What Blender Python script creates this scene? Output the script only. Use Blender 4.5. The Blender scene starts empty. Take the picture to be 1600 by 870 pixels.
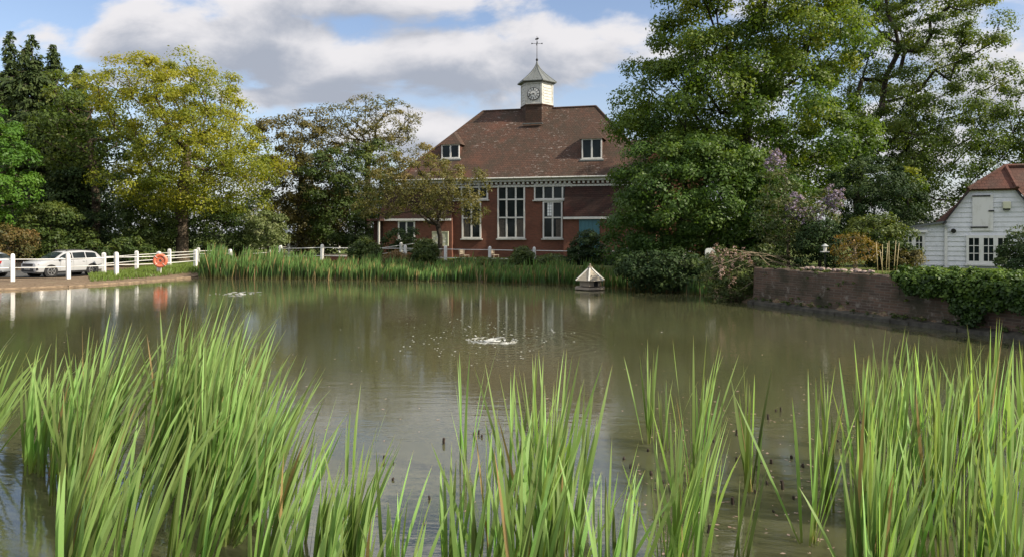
import bpy, bmesh, math, random
import numpy as np
from mathutils import Vector, Matrix

random.seed(7)
rng = np.random.default_rng(7)
SC = bpy.context.scene
COL = SC.collection
R = math.radians

# ------------------------------------------------------------------ camera, sky, sun, exposure
HC, F, HY = 2.4, 1150.0, 365.0          # eye height over the water, focal length and horizon row of the 1600 px photo
cam_d = bpy.data.cameras.new('camera')
cam = bpy.data.objects.new('camera', cam_d)
COL.objects.link(cam)
cam.location = (0, 0, HC)
cam.rotation_euler = (R(90), 0, 0)
cam_d.sensor_width = 36.0
cam_d.lens = 36.0 * F / 1600.0
cam_d.shift_y = -(435.0 - HY) / 1600.0
cam_d.clip_start = 0.1
cam_d.clip_end = 6000
SC.camera = cam

SUN_AZ = math.atan2(0.93, -0.36)        # from +Y towards +X: the sun stands on the right, a little behind the viewer
SUN_EL = R(36)
sd = Vector((math.sin(SUN_AZ) * math.cos(SUN_EL), math.cos(SUN_AZ) * math.cos(SUN_EL), math.sin(SUN_EL)))
sun_l = bpy.data.lights.new('sun', 'SUN')
sun_l.energy = 4.6
sun_l.angle = R(0.6)
sun_l.color = (1.0, 0.90, 0.74)
sun = bpy.data.objects.new('sun', sun_l)
COL.objects.link(sun)
sun.rotation_euler = sd.to_track_quat('Z', 'Y').to_euler()

SC.view_settings.view_transform = 'Standard'
SC.view_settings.look = 'None'
SC.view_settings.exposure = 0.85
SC.view_settings.gamma = 1.0
SC.view_settings.use_curve_mapping = False
SC.cycles.max_bounces = 7
SC.cycles.transparent_max_bounces = 8
SC.cycles.use_denoising = True
SC.cycles.sample_clamp_indirect = 4.0


class NT:
    """Tiny helper around a node tree."""
    def __init__(self, tree):
        self.t = tree

    def new(self, typ, **kw):
        n = self.t.nodes.new(typ)
        for k, v in kw.items():
            if k.startswith('i_'):
                n.inputs[k[2:].replace('_', ' ')].default_value = v
            else:
                setattr(n, k, v)
        return n

    def link(self, a, b):
        self.t.links.new(a, b)

    def math(self, op, a, b=None, c=None, clamp=False):
        n = self.t.nodes.new('ShaderNodeMath')
        n.operation = op
        n.use_clamp = clamp
        for i, v in enumerate((a, b, c)):
            if v is None:
                continue
            if isinstance(v, (int, float)):
                n.inputs[i].default_value = v
            else:
                self.link(v, n.inputs[i])
        return n.outputs[0]

    def ss(self, v, lo, hi):
        n = self.t.nodes.new('ShaderNodeMapRange')
        n.interpolation_type = 'SMOOTHSTEP'
        n.inputs['From Min'].default_value = lo
        n.inputs['From Max'].default_value = hi
        self.link(v, n.inputs['Value'])
        return n.outputs[0]

    def mix(self, f, a, b, blend='MIX'):
        n = self.t.nodes.new('ShaderNodeMix')
        n.data_type = 'RGBA'
        n.blend_type = blend
        for s, v in ((n.inputs[0], f), (n.inputs[6], a), (n.inputs[7], b)):
            if isinstance(v, (int, float)):
                s.default_value = v
            elif isinstance(v, tuple):
                s.default_value = (*v, 1) if len(v) == 3 else v
            else:
                self.link(v, s)
        return n.outputs[2]

    def noise(self, vec, scale, detail=4, rough=0.55, dist=0.0):
        n = self.t.nodes.new('ShaderNodeTexNoise')
        n.inputs['Scale'].default_value = scale
        n.inputs['Detail'].default_value = detail
        n.inputs['Roughness'].default_value = rough
        n.inputs['Distortion'].default_value = dist
        if vec is not None:
            self.link(vec, n.inputs['Vector'])
        return n.outputs['Fac']


# clouds are a function of the world direction (x/y, z/y): position, half size, weight
BLOBS = [(250, 62, 120, 40, .55), (410, 72, 150, 48, .6), (560, 105, 160, 42, .5), (700, 95, 150, 55, .55), (860, 85, 120, 62, .5),
         (620, 0, 190, 34, .75), (470, 150, 130, 14, .40), (640, 205, 75, 40, .50), (975, 45, 75, 38, .42), (65, 55, 55, 28, .34),
         (1590, 150, 70, 45, .45), (1150, 250, 260, 60, .35), (520, 215, 90, 26, .3), (1400, 230, 160, 70, .35), (225, 125, 120, 22, .35),
         (560, -150, 190, 70, .55), (860, -95, 90, 45, .4), (1150, -150, 160, 60, .4), (330, -240, 200, 55, .35)]
SKY_STR = 0.13


def build_world():
    w = bpy.data.worlds.new('World')
    SC.world = w
    w.use_nodes = True
    t = w.node_tree
    t.nodes.clear()
    g = bpy.data.node_groups.new('cloud_density', 'ShaderNodeTree')
    g.interface.new_socket('Vector', in_out='INPUT', socket_type='NodeSocketVector')
    g.interface.new_socket('Value', in_out='OUTPUT', socket_type='NodeSocketFloat')
    N = NT(g)
    gi, go = N.new('NodeGroupInput'), N.new('NodeGroupOutput')
    sep = N.new('ShaderNodeSeparateXYZ')
    N.link(gi.outputs[0], sep.inputs[0])
    u, v = sep.outputs[0], sep.outputs[1]
    tot = None
    for cx, cy, sx, sy, a in BLOBS:
        du = N.math('MULTIPLY', N.math('SUBTRACT', u, (cx - 800) / F), F / sx)
        dv = N.math('MULTIPLY', N.math('SUBTRACT', v, (HY - cy) / F), F / sy)
        r2 = N.math('ADD', N.math('MULTIPLY', du, du), N.math('MULTIPLY', dv, dv))
        e = N.math('MULTIPLY', N.math('EXPONENT', N.math('MULTIPLY', r2, -1.0)), a)
        tot = e if tot is None else N.math('MAXIMUM', tot, e)
    cm = N.new('ShaderNodeCombineXYZ')
    N.link(N.math('MULTIPLY', u, 1.0), cm.inputs[0])
    N.link(N.math('MULTIPLY', v, 1.9), cm.inputs[1])
    cm.inputs[2].default_value = 3.7
    n1 = N.noise(cm.outputs[0], 5.5, 9, 0.56, 0.25)
    tot = N.math('ADD', tot, N.math('MULTIPLY', N.math('SUBTRACT', n1, 0.5), 1.75))
    tot = N.math('ADD', tot, N.math('MULTIPLY', N.ss(v, 0.45, 0.9), 0.22))
    N.link(tot, go.inputs[0])

    N = NT(t)
    tc = N.new('ShaderNodeTexCoord')
    sp = N.new('ShaderNodeSeparateXYZ')
    N.link(tc.outputs['Generated'], sp.inputs[0])
    ay = N.math('MAXIMUM', N.math('ABSOLUTE', sp.outputs[1]), 0.12)
    u = N.math('DIVIDE', sp.outputs[0], ay)
    v = N.math('DIVIDE', sp.outputs[2], ay)
    dens = []
    for ou, ov in ((0, 0), (0.012, 0.034)):
        cm = N.new('ShaderNodeCombineXYZ')
        N.link(N.math('ADD', u, ou), cm.inputs[0])
        N.link(N.math('ADD', v, ov), cm.inputs[1])
        gn = N.new('ShaderNodeGroup', node_tree=g)
        N.link(cm.outputs[0], gn.inputs[0])
        dens.append(gn.outputs[0])
    sky = N.new('ShaderNodeTexSky', sky_type='NISHITA', sun_disc=False, sun_elevation=SUN_EL,
                sun_rotation=SUN_AZ, air_density=1.0, dust_density=1.6, ozone_density=1.2)
    alpha = N.math('MULTIPLY', N.ss(dens[0], 0.00, 0.30), 0.96)
    lit = N.math('SUBTRACT', 1.0, N.ss(dens[1], 0.02, 0.60))
    lit = N.math('MAXIMUM', lit, N.math('MULTIPLY', N.ss(v, 0.30, 0.37), 0.92))
    k = 1.0 / SKY_STR
    shade, white = (0.228 * k, 0.246 * k, 0.288 * k), (0.485 * k, 0.472 * k, 0.478 * k)
    cc = N.mix(lit, shade, N.mix(N.ss(v, 0.31, 0.38), white, (0.88 * k, 0.86 * k, 0.87 * k)))
    haze = N.ss(v, 0.26, 0.0)
    base = N.mix(N.math('MULTIPLY', haze, 0.45), N.mix(1.0, sky.outputs[0], (0.80, 0.76, 0.78), 'MULTIPLY'), (0.40 * k, 0.44 * k, 0.52 * k))
    col = N.mix(alpha, base, cc)
    bg = N.new('ShaderNodeBackground')
    bg.inputs['Strength'].default_value = SKY_STR
    N.link(col, bg.inputs['Color'])
    out = N.new('ShaderNodeOutputWorld')
    N.link(bg.outputs[0], out.inputs[0])


build_world()

# ------------------------------------------------------------------ helpers
S = HC / 2.1


def W(px, py, d):
    """World point at distance d (metres) that the photo shows at pixel px, py."""
    return Vector(((px - 800) * d / F, d, HC + (HY - py) * d / F))


def WP(px, py):
    """Point of the water surface shown at px, py."""
    d = HC * F / (py - HY)
    return Vector(((px - 800) * d / F, d, 0.0))


def link(o, parent=None):
    COL.objects.link(o)
    if parent is not None:
        o.parent = parent
    return o


def tag(o, label=None, cat=None, group=None, kind=None):
    if label: o['label'] = label
    if cat: o['category'] = cat
    if group: o['group'] = group
    if kind: o['kind'] = kind
    return o


def empty(name, loc, rz=0.0, label=None, cat=None, group=None):
    o = bpy.data.objects.new(name, None)
    o.empty_display_size = 0.2
    o.location = loc
    o.rotation_euler = (0, 0, rz)
    link(o)
    return tag(o, label, cat, group)


class MB:
    """Collects polygons, builds one mesh object."""
    def __init__(self):
        self.v, self.f, self.m = [], [], []

    def add(self, verts, faces, mi=0, M=None):
        b = len(self.v)
        for p in verts:
            p = Vector(p)
            self.v.append(tuple(M @ p) if M else tuple(p))
        for f in faces:
            self.f.append(tuple(i + b for i in f))
            self.m.append(mi)
        return self

    def box(self, lo, hi, mi=0, M=None):
        x0, y0, z0 = lo
        x1, y1, z1 = hi
        vs = [(x0, y0, z0), (x1, y0, z0), (x1, y1, z0), (x0, y1, z0), (x0, y0, z1), (x1, y0, z1), (x1, y1, z1), (x0, y1, z1)]
        return self.add(vs, [(3, 2, 1, 0), (4, 5, 6, 7), (0, 1, 5, 4), (1, 2, 6, 5), (2, 3, 7, 6), (3, 0, 4, 7)], mi, M)

    def bar(self, a, b, w, h=None, mi=0):
        """A square bar from a to b."""
        h = h or w
        a, b = Vector(a), Vector(b)
        d = b - a
        L = d.length
        q = d.to_track_quat('Z', 'Y').to_matrix().to_4x4()
        return self.box((-w / 2, -h / 2, 0), (w / 2, h / 2, L), mi, Matrix.Translation(a) @ q)

    def tube(self, pts, rad, n=6, mi=0, cap=True):
        pts = [Vector(p) for p in pts]
        if isinstance(rad, (int, float)): rad = [rad] * len(pts)
        rings = []
        prev = None
        for i, p in enumerate(pts):
            d = (pts[min(i + 1, len(pts) - 1)] - pts[max(i - 1, 0)])
            d = d.normalized() if d.length > 1e-9 else Vector((0, 0, 1))
            if prev is None:
                x = d.orthogonal().normalized()
            else:
                x = (prev - d * prev.dot(d))
                x = x.normalized() if x.length > 1e-6 else d.orthogonal().normalized()
            prev = x
            y = d.cross(x)
            rings.append([p + (x * math.cos(2 * math.pi * k / n) + y * math.sin(2 * math.pi * k / n)) * rad[i] for k in range(n)])
        vs = [q for r in rings for q in r]
        fs = [(i * n + k, i * n + (k + 1) % n, (i + 1) * n + (k + 1) % n, (i + 1) * n + k) for i in range(len(pts) - 1) for k in range(n)]
        if cap:
            fs.append(tuple(range(n - 1, -1, -1)))
            fs.append(tuple((len(pts) - 1) * n + k for k in range(n)))
        return self.add(vs, fs, mi)

    def lathe(self, prof, n=16, mi=0, M=None, ang0=0.0):
        vs = [(r * math.cos(ang0 + 2 * math.pi * k / n), r * math.sin(ang0 + 2 * math.pi * k / n), z) for r, z in prof for k in range(n)]
        fs = [(i * n + k, i * n + (k + 1) % n, (i + 1) * n + (k + 1) % n, (i + 1) * n + k) for i in range(len(prof) - 1) for k in range(n)]
        fs.append(tuple(range(n - 1, -1, -1)))
        fs.append(tuple((len(prof) - 1) * n + k for k in range(n)))
        return self.add(vs, fs, mi, M)

    def torus(self, R0, r, n=28, k=10, mi=0, M=None):
        vs = [((R0 + r * math.cos(2 * math.pi * j / k)) * math.cos(2 * math.pi * i / n), (R0 + r * math.cos(2 * math.pi * j / k)) * math.sin(2 * math.pi * i / n), r * math.sin(2 * math.pi * j / k)) for i in range(n) for j in range(k)]
        fs = [(i * k + j, ((i + 1) % n) * k + j, ((i + 1) % n) * k + (j + 1) % k, i * k + (j + 1) % k) for i in range(n) for j in range(k)]
        return self.add(vs, fs, mi, M)

    def slab(self, pts, th, mi=0):
        """A polygon thickened downwards along its normal."""
        pts = [Vector(p) for p in pts]
        nrm = (pts[1] - pts[0]).cross(pts[2] - pts[0]).normalized()
        if nrm.z < 0: nrm = -nrm
        n = len(pts)
        vs = pts + [p - nrm * th for p in pts]
        fs = [tuple(range(n)), tuple(range(2 * n - 1, n - 1, -1))] + [(i, i + n, (i + 1) % n + n, (i + 1) % n) for i in range(n)]
        return self.add(vs, fs, mi)

    def build(self, name, mats, parent=None, smooth=False, bevel=0.0, fix=True):
        me = bpy.data.meshes.new(name)
        me.from_pydata(self.v, [], self.f)
        for m in (mats if isinstance(mats, (list, tuple)) else [mats]):
            me.materials.append(m)
        if len(set(self.m)) > 1:
            me.polygons.foreach_set('material_index', self.m)
        if fix:
            bm = bmesh.new()
            bm.from_mesh(me)
            bmesh.ops.recalc_face_normals(bm, faces=bm.faces)
            bm.to_mesh(me)
            bm.free()
        if smooth:
            me.polygons.foreach_set('use_smooth', [True] * len(me.polygons))
        me.update()
        o = bpy.data.objects.new(name, me)
        link(o, parent)
        if bevel:
            b = o.modifiers.new('bevel', 'BEVEL')
            b.width = bevel
            b.segments = 2
            b.limit_method = 'ANGLE'
        return o


def fast_mesh(name, V, FQ, mat, parent=None, tint=None, along=None):
    """Mesh of quads from numpy arrays; tint is one value per face, along one value per vertex."""
    me = bpy.data.meshes.new(name)
    nv, nf = len(V), len(FQ)
    me.vertices.add(nv)
    me.vertices.foreach_set('co', np.asarray(V, np.float32).ravel())
    me.loops.add(nf * 4)
    me.loops.foreach_set('vertex_index', np.asarray(FQ, np.int32).ravel())
    me.polygons.add(nf)
    me.polygons.foreach_set('loop_start', np.arange(0, nf * 4, 4, dtype=np.int32))
    if tint is not None:
        a = me.attributes.new('tint', 'FLOAT', 'FACE')
        a.data.foreach_set('value', np.asarray(tint, np.float32))
    if along is not None:
        a = me.attributes.new('along', 'FLOAT', 'POINT')
        a.data.foreach_set('value', np.asarray(along, np.float32))
    me.materials.append(mat)
    me.update(calc_edges=True)
    me.validate()
    o = bpy.data.objects.new(name, me)
    return link(o, parent)


# ------------------------------------------------------------------ materials
def new_mat(name):
    m = bpy.data.materials.new(name)
    m.use_nodes = True
    t = m.node_tree
    N = NT(t)
    b = t.nodes['Principled BSDF']
    return m, N, b, t.nodes['Material Output']


def plain(name, col, rough=0.6, var=0.15, scale=6.0, metal=0.0, spec=0.4, bump=0.0):
    m, N, b, out = new_mat(name)
    tc = N.new('ShaderNodeTexCoord')
    f = N.noise(tc.outputs['Object'], scale, 6, 0.6)
    lo = tuple(c * (1 - var) for c in col)
    hi = tuple(min(1, c * (1 + var)) for c in col)
    N.link(N.mix(N.ss(f, 0.3, 0.7), lo, hi), b.inputs['Base Color'])
    b.inputs['Roughness'].default_value = rough
    b.inputs['Metallic'].default_value = metal
    b.inputs['Specular IOR Level'].default_value = spec
    if bump:
        bn = N.new('ShaderNodeBump')
        bn.inputs['Strength'].default_value = bump
        bn.inputs['Distance'].default_value = 0.02
        N.link(f, bn.inputs['Height'])
        N.link(bn.outputs[0], b.inputs['Normal'])
    return m


def weathered(name, col, dirt, rough=0.6, scale=2.0, amount=0.5):
    """Painted surface with streaky dirt."""
    m, N, b, out = new_mat(name)
    tc = N.new('ShaderNodeTexCoord')
    mp = N.new('ShaderNodeMapping')
    mp.inputs['Scale'].default_value = (1.0, 1.0, 0.35)
    N.link(tc.outputs['Object'], mp.inputs[0])
    f = N.noise(mp.outputs[0], scale * 4, 8, 0.65)
    f2 = N.noise(tc.outputs['Object'], scale * 20, 4, 0.6)
    f = N.math('ADD', N.math('MULTIPLY', f, 0.75), N.math('MULTIPLY', f2, 0.25))
    N.link(N.mix(N.math('MULTIPLY', N.ss(f, 0.48, 0.70), amount), col, dirt), b.inputs['Base Color'])
    b.inputs['Roughness'].default_value = rough
    return m


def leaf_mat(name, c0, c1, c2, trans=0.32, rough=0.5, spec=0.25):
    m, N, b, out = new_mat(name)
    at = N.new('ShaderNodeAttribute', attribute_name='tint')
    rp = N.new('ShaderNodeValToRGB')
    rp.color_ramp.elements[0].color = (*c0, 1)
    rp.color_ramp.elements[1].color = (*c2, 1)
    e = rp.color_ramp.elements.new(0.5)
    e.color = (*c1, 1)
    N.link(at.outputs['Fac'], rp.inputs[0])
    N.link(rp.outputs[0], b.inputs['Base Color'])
    b.inputs['Roughness'].default_value = rough
    b.inputs['Specular IOR Level'].default_value = spec
    tr = N.new('ShaderNodeBsdfTranslucent')
    N.link(N.mix(1.0, rp.outputs[0], (1.35, 1.3, 0.55), 'MULTIPLY'), tr.inputs['Color'])
    mx = N.new('ShaderNodeMixShader')
    mx.inputs[0].default_value = trans
    N.link(b.outputs[0], mx.inputs[1])
    N.link(tr.outputs[0], mx.inputs[2])
    N.link(mx.outputs[0], out.inputs[0])
    return m


def brick_mat(name, c1, c2, mortar, scale=1.0, stain=(0.05, 0.04, 0.03), stain_amt=0.5, axis='XZ', bw=0.225, bh=0.075, bumpy=0.5, pale=0.0):
    m, N, b, out = new_mat(name)
    tc = N.new('ShaderNodeTexCoord')
    sp = N.new('ShaderNodeSeparateXYZ')
    N.link(tc.outputs['Object'], sp.inputs[0])
    cm = N.new('ShaderNodeCombineXYZ')
    N.link(N.math('ADD', sp.outputs[0], sp.outputs[1]), cm.inputs[0])
    N.link(sp.outputs[2], cm.inputs[1])
    bt = N.new('ShaderNodeTexBrick')
    bt.inputs['Scale'].default_value = scale
    bt.inputs['Brick Width'].default_value = bw
    bt.inputs['Row Height'].default_value = bh
    bt.inputs['Mortar Size'].default_value = 0.009
    bt.inputs['Color1'].default_value = (*c1, 1)
    bt.inputs['Color2'].default_value = (*c2, 1)
    bt.inputs['Mortar'].default_value = (*mortar, 1)
    N.link(cm.outputs[0], bt.inputs['Vector'])
    f = N.noise(tc.outputs['Object'], 0.9, 8, 0.62)
    f2 = N.noise(tc.outputs['Object'], 5.0, 6, 0.6)
    c = N.mix(N.math('MULTIPLY', N.ss(f, 0.45, 0.72), stain_amt), bt.outputs['Color'], stain)
    c = N.mix(N.math('MULTIPLY', N.ss(f2, 0.35, 0.75), 0.35), c, tuple(min(1, x * 1.5) for x in c2))
    if pale:
        f3 = N.noise(tc.outputs['Object'], 2.6, 9, 0.72)
        c = N.mix(N.math('MULTIPLY', N.ss(f3, 0.54, 0.66), pale), c, (0.20, 0.18, 0.15))
    N.link(c, b.inputs['Base Color'])
    b.inputs['Roughness'].default_value = 0.85
    b.inputs['Specular IOR Level'].default_value = 0.2
    bn = N.new('ShaderNodeBump')
    bn.inputs['Strength'].default_value = bumpy
    bn.inputs['Distance'].default_value = 0.02
    N.link(N.math('ADD', N.math('MULTIPLY', bt.outputs['Fac'], -0.6), f2), bn.inputs['Height'])
    N.link(bn.outputs[0], b.inputs['Normal'])
    return m


def tile_mat(name, c1, c2, c3, lichen, lich_amt=0.6, course=0.16):
    """Clay plain tiles: courses by height, tile by tile variation, moss and pale lichen."""
    m, N, b, out = new_mat(name)
    tc = N.new('ShaderNodeTexCoord')
    sp = N.new('ShaderNodeSeparateXYZ')
    N.link(tc.outputs['Object'], sp.inputs[0])
    cm = N.new('ShaderNodeCombineXYZ')
    N.link(N.math('ADD', sp.outputs[0], N.math('MULTIPLY', sp.outputs[1], 0.15)), cm.inputs[0])
    N.link(sp.outputs[2], cm.inputs[1])
    bt = N.new('ShaderNodeTexBrick')
    bt.inputs['Scale'].default_value = 1.0
    bt.inputs['Brick Width'].default_value = course * 1.35
    bt.inputs['Row Height'].default_value = course
    bt.inputs['Mortar Size'].default_value = 0.012
    bt.inputs['Bias'].default_value = -0.1
    bt.inputs['Color1'].default_value = (*c1, 1)
    bt.inputs['Color2'].default_value = (*c2, 1)
    bt.inputs['Mortar'].default_value = (c1[0] * .45, c1[1] * .45, c1[2] * .45, 1)
    N.link(cm.outputs[0], bt.inputs['Vector'])
    f = N.noise(tc.outputs['Object'], 0.55, 8, 0.62)
    c = N.mix(N.math('MULTIPLY', N.ss(f, 0.40, 0.66), 0.8), bt.outputs['Color'], c3)
    f4 = N.noise(tc.outputs['Object'], 0.21, 4, 0.6)
    c = N.mix(N.math('MULTIPLY', N.ss(f4, 0.50, 0.66), 0.55), c, (c1[0] * 1.6, c1[1] * 1.15, c1[2] * 1.05))
    st = N.new('ShaderNodeMapping')
    st.inputs['Scale'].default_value = (1.0, 1.0, 2.6)
    N.link(tc.outputs['Object'], st.inputs[0])
    big = N.noise(tc.outputs['Object'], 0.32, 3, 0.5)
    fine = N.noise(st.outputs[0], 3.2, 8, 0.72)
    l = N.math('MULTIPLY', N.ss(fine, 0.56, 0.66), N.ss(big, 0.40, 0.62))
    l = N.math('ADD', l, N.math('MULTIPLY', N.ss(fine, 0.66, 0.72), 0.6), clamp=True)
    c = N.mix(N.math('MULTIPLY', l, lich_amt), c, lichen)
    N.link(c, b.inputs['Base Color'])
    b.inputs['Roughness'].default_value = 0.85
    b.inputs['Specular IOR Level'].default_value = 0.2
    bn = N.new('ShaderNodeBump')
    bn.inputs['Strength'].default_value = 0.6
    bn.inputs['Distance'].default_value = 0.03
    N.link(N.math('ADD', N.math('MULTIPLY', bt.outputs['Fac'], -0.8), fine), bn.inputs['Height'])
    N.link(bn.outputs[0], b.inputs['Normal'])
    return m


M = {}
M['white'] = weathered('white_paint', (0.60, 0.595, 0.565), (0.40, 0.39, 0.33), 0.5, 1.5, 0.7)
M['offwhite'] = weathered('aged_white_paint', (0.48, 0.475, 0.435), (0.22, 0.21, 0.17), 0.6, 1.2, 0.7)
M['board'] = weathered('white_weatherboard', (0.60, 0.61, 0.62), (0.42, 0.43, 0.42), 0.55, 1.0, 0.6)
M['glass'] = plain('window_glass', (0.010, 0.015, 0.016), 0.08, 0.5, 0.7, spec=0.22)
M['black'] = plain('black_iron', (0.012, 0.012, 0.013), 0.5)
M['lead'] = weathered('lead_sheet', (0.095, 0.105, 0.100), (0.040, 0.046, 0.042), 0.5, 1.0, 0.85)
M['brick'] = brick_mat('red_brick', (0.175, 0.066, 0.040), (0.125, 0.050, 0.034), (0.13, 0.085, 0.065), stain=(0.065, 0.034, 0.026), stain_amt=.6)
M['oldbrick'] = brick_mat('mossy_old_brick', (0.125, 0.078, 0.055), (0.062, 0.046, 0.036), (0.125, 0.105, 0.08), stain=(0.030, 0.031, 0.017), stain_amt=0.95, pale=.75, bumpy=1.0)
M['tile'] = tile_mat('old_clay_tile', (0.078, 0.043, 0.030), (0.052, 0.034, 0.025), (0.040, 0.032, 0.023), (0.24, 0.21, 0.19), 0.8)
M['darktile'] = tile_mat('dark_hung_tile', (0.050, 0.024, 0.019), (0.036, 0.020, 0.017), (0.03, 0.021, 0.017), (0.12, 0.09, 0.08), 0.25)
M['redtile'] = tile_mat('red_clay_tile', (0.105, 0.046, 0.033), (0.072, 0.036, 0.028), (0.055, 0.036, 0.029), (0.32, 0.22, 0.16), 0.35, 0.13)
M['teal'] = weathered('teal_paint', (0.040, 0.135, 0.165), (0.03, 0.08, 0.10), 0.5, 1.5, 0.5)
M['wood'] = weathered('weathered_timber', (0.24, 0.20, 0.15), (0.10, 0.085, 0.06), 0.8, 2.5, 0.8)
M['palewood'] = weathered('silvered_planks', (0.25, 0.22, 0.165), (0.16, 0.14, 0.11), 0.8, 3.0, 0.8)
M['cane'] = plain('bamboo_cane', (0.42, 0.34, 0.17), 0.5)
M['bark'] = plain('bark', (0.085, 0.067, 0.048), 0.9, 0.5, 9, bump=0.8, spec=0.1)
M['darkbark'] = plain('dark_bark', (0.038, 0.032, 0.025), 0.9, 0.5, 9, bump=0.8, spec=0.1)
M['twig'] = plain('dry_twig', (0.20, 0.16, 0.11), 0.9, 0.4, 12, spec=0.1)
M['stone'] = plain('pale_stone', (0.26, 0.20, 0.17), 0.9, 0.45, 6, bump=0.6, spec=0.2)
M['concrete'] = plain('old_concrete', (0.33, 0.27, 0.20), 0.9, 0.35, 3, bump=0.4, spec=0.2)
M['ledge'] = plain('earthy_concrete', (0.20, 0.15, 0.10), 0.95, 0.45, 4, bump=0.5, spec=0.15)
M['orange'] = weathered('orange_plastic', (0.52, 0.135, 0.07), (0.45, 0.12, 0.06), 0.45, 3, 0.5)
M['carpaint'] = plain('white_car_paint', (0.30, 0.305, 0.31), 0.22, 0.05, 1.5, spec=0.6)
M['silverpaint'] = plain('silver_car_paint', (0.34, 0.36, 0.38), 0.25, 0.05, 1.5, metal=0.2, spec=0.6)
M['rubber'] = plain('tyre_rubber', (0.018, 0.018, 0.018), 0.85)
M['alloy'] = plain('alloy_wheel', (0.35, 0.35, 0.36), 0.35, 0.1, metal=0.7)
M['redlens'] = plain('red_lens', (0.35, 0.02, 0.02), 0.2)
M['lamp'] = plain('clear_lens', (0.55, 0.57, 0.60), 0.12, 0.1, spec=0.7)
M['cream'] = weathered('cream_board', (0.50, 0.50, 0.36), (0.35, 0.35, 0.26), 0.6, 2, 0.5)
M['paper'] = plain('faded_paper', (0.62, 0.62, 0.56), 0.8, 0.1)
M['foam'] = plain('white_foam', (0.42, 0.43, 0.41), 0.5, 0.1)
M['stub'] = plain('dead_stem', (0.028, 0.018, 0.012), 0.8, 0.5, 14)
M['asphalt'] = plain('asphalt', (0.055, 0.054, 0.052), 0.9, 0.3, 8, bump=0.3)
M['grey'] = weathered('pale_grey_paint', (0.30, 0.32, 0.31), (0.17, 0.18, 0.17), 0.7, 2, 0.6)
M['daylight'] = plain('daylight_white', (0.72, 0.74, 0.74), 0.5, 0.1)  # white that stands in for daylight from the far side
M['curtain'] = plain('dim_curtain', (0.10, 0.085, 0.07), 0.8, 0.3)

L = {}
L['maple'] = leaf_mat('yellow_green_leaves', (0.085, 0.125, 0.014), (0.215, 0.230, 0.019), (0.34, 0.31, 0.032), 0.48)
L['chestnut'] = leaf_mat('mid_green_leaves', (0.050, 0.098, 0.015), (0.102, 0.158, 0.020), (0.22, 0.235, 0.026), 0.46)
L['lower'] = leaf_mat('deep_green_leaves', (0.036, 0.078, 0.016), (0.064, 0.120, 0.022), (0.115, 0.170, 0.030), 0.42)
L['fine'] = leaf_mat('dull_green_leaves', (0.046, 0.078, 0.017), (0.086, 0.130, 0.023), (0.16, 0.18, 0.030), 0.44)
L['conifer'] = leaf_mat('conifer_sprays', (0.020, 0.038, 0.012), (0.042, 0.066, 0.018), (0.085, 0.105, 0.026), 0.2, 0.7)
L['bright'] = leaf_mat('fresh_green_leaves', (0.045, 0.110, 0.014), (0.075, 0.165, 0.020), (0.115, 0.210, 0.028), 0.38)
L['laurel'] = leaf_mat('laurel_leaves', (0.014, 0.030, 0.010), (0.026, 0.050, 0.015), (0.058, 0.086, 0.024), 0.2, 0.6, 0.15)
L['understory'] = leaf_mat('understory_leaves', (0.026, 0.050, 0.012), (0.054, 0.085, 0.018), (0.120, 0.145, 0.026), 0.32)
L['olive'] = leaf_mat('olive_leaves', (0.055, 0.052, 0.016), (0.100, 0.090, 0.025), (0.155, 0.120, 0.038), 0.34)
L['bronze'] = leaf_mat('bronze_green_leaves', (0.060, 0.068, 0.018), (0.125, 0.115, 0.030), (0.20, 0.15, 0.05), 0.36)
L['russet'] = leaf_mat('russet_leaves', (0.050, 0.060, 0.018), (0.125, 0.092, 0.030), (0.20, 0.115, 0.05), 0.3)
L['acer'] = leaf_mat('orange_acer_leaves', (0.08, 0.075, 0.015), (0.15, 0.105, 0.018), (0.20, 0.10, 0.028), 0.35)
L['ivy'] = leaf_mat('ivy_leaves', (0.018, 0.040, 0.009), (0.045, 0.090, 0.014), (0.125, 0.195, 0.024), 0.25, 0.5, 0.25)
L['lilacleaf'] = leaf_mat('lilac_leaves', (0.034, 0.060, 0.014), (0.066, 0.092, 0.024), (0.12, 0.115, 0.045), 0.3)
L['lilac'] = leaf_mat('lilac_blossom', (0.17, 0.14, 0.22), (0.28, 0.23, 0.34), (0.42, 0.37, 0.47), 0.3)
L['pink'] = leaf_mat('dry_pink_flowers', (0.20, 0.13, 0.11), (0.32, 0.22, 0.19), (0.44, 0.34, 0.30), 0.2)
L['variegated'] = leaf_mat('variegated_leaves', (0.055, 0.085, 0.022), (0.12, 0.15, 0.05), (0.26, 0.27, 0.14), 0.3)
L['far'] = leaf_mat('far_wood_leaves', (0.010, 0.018, 0.008), (0.020, 0.032, 0.012), (0.040, 0.055, 0.018), 0.1)


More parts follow.
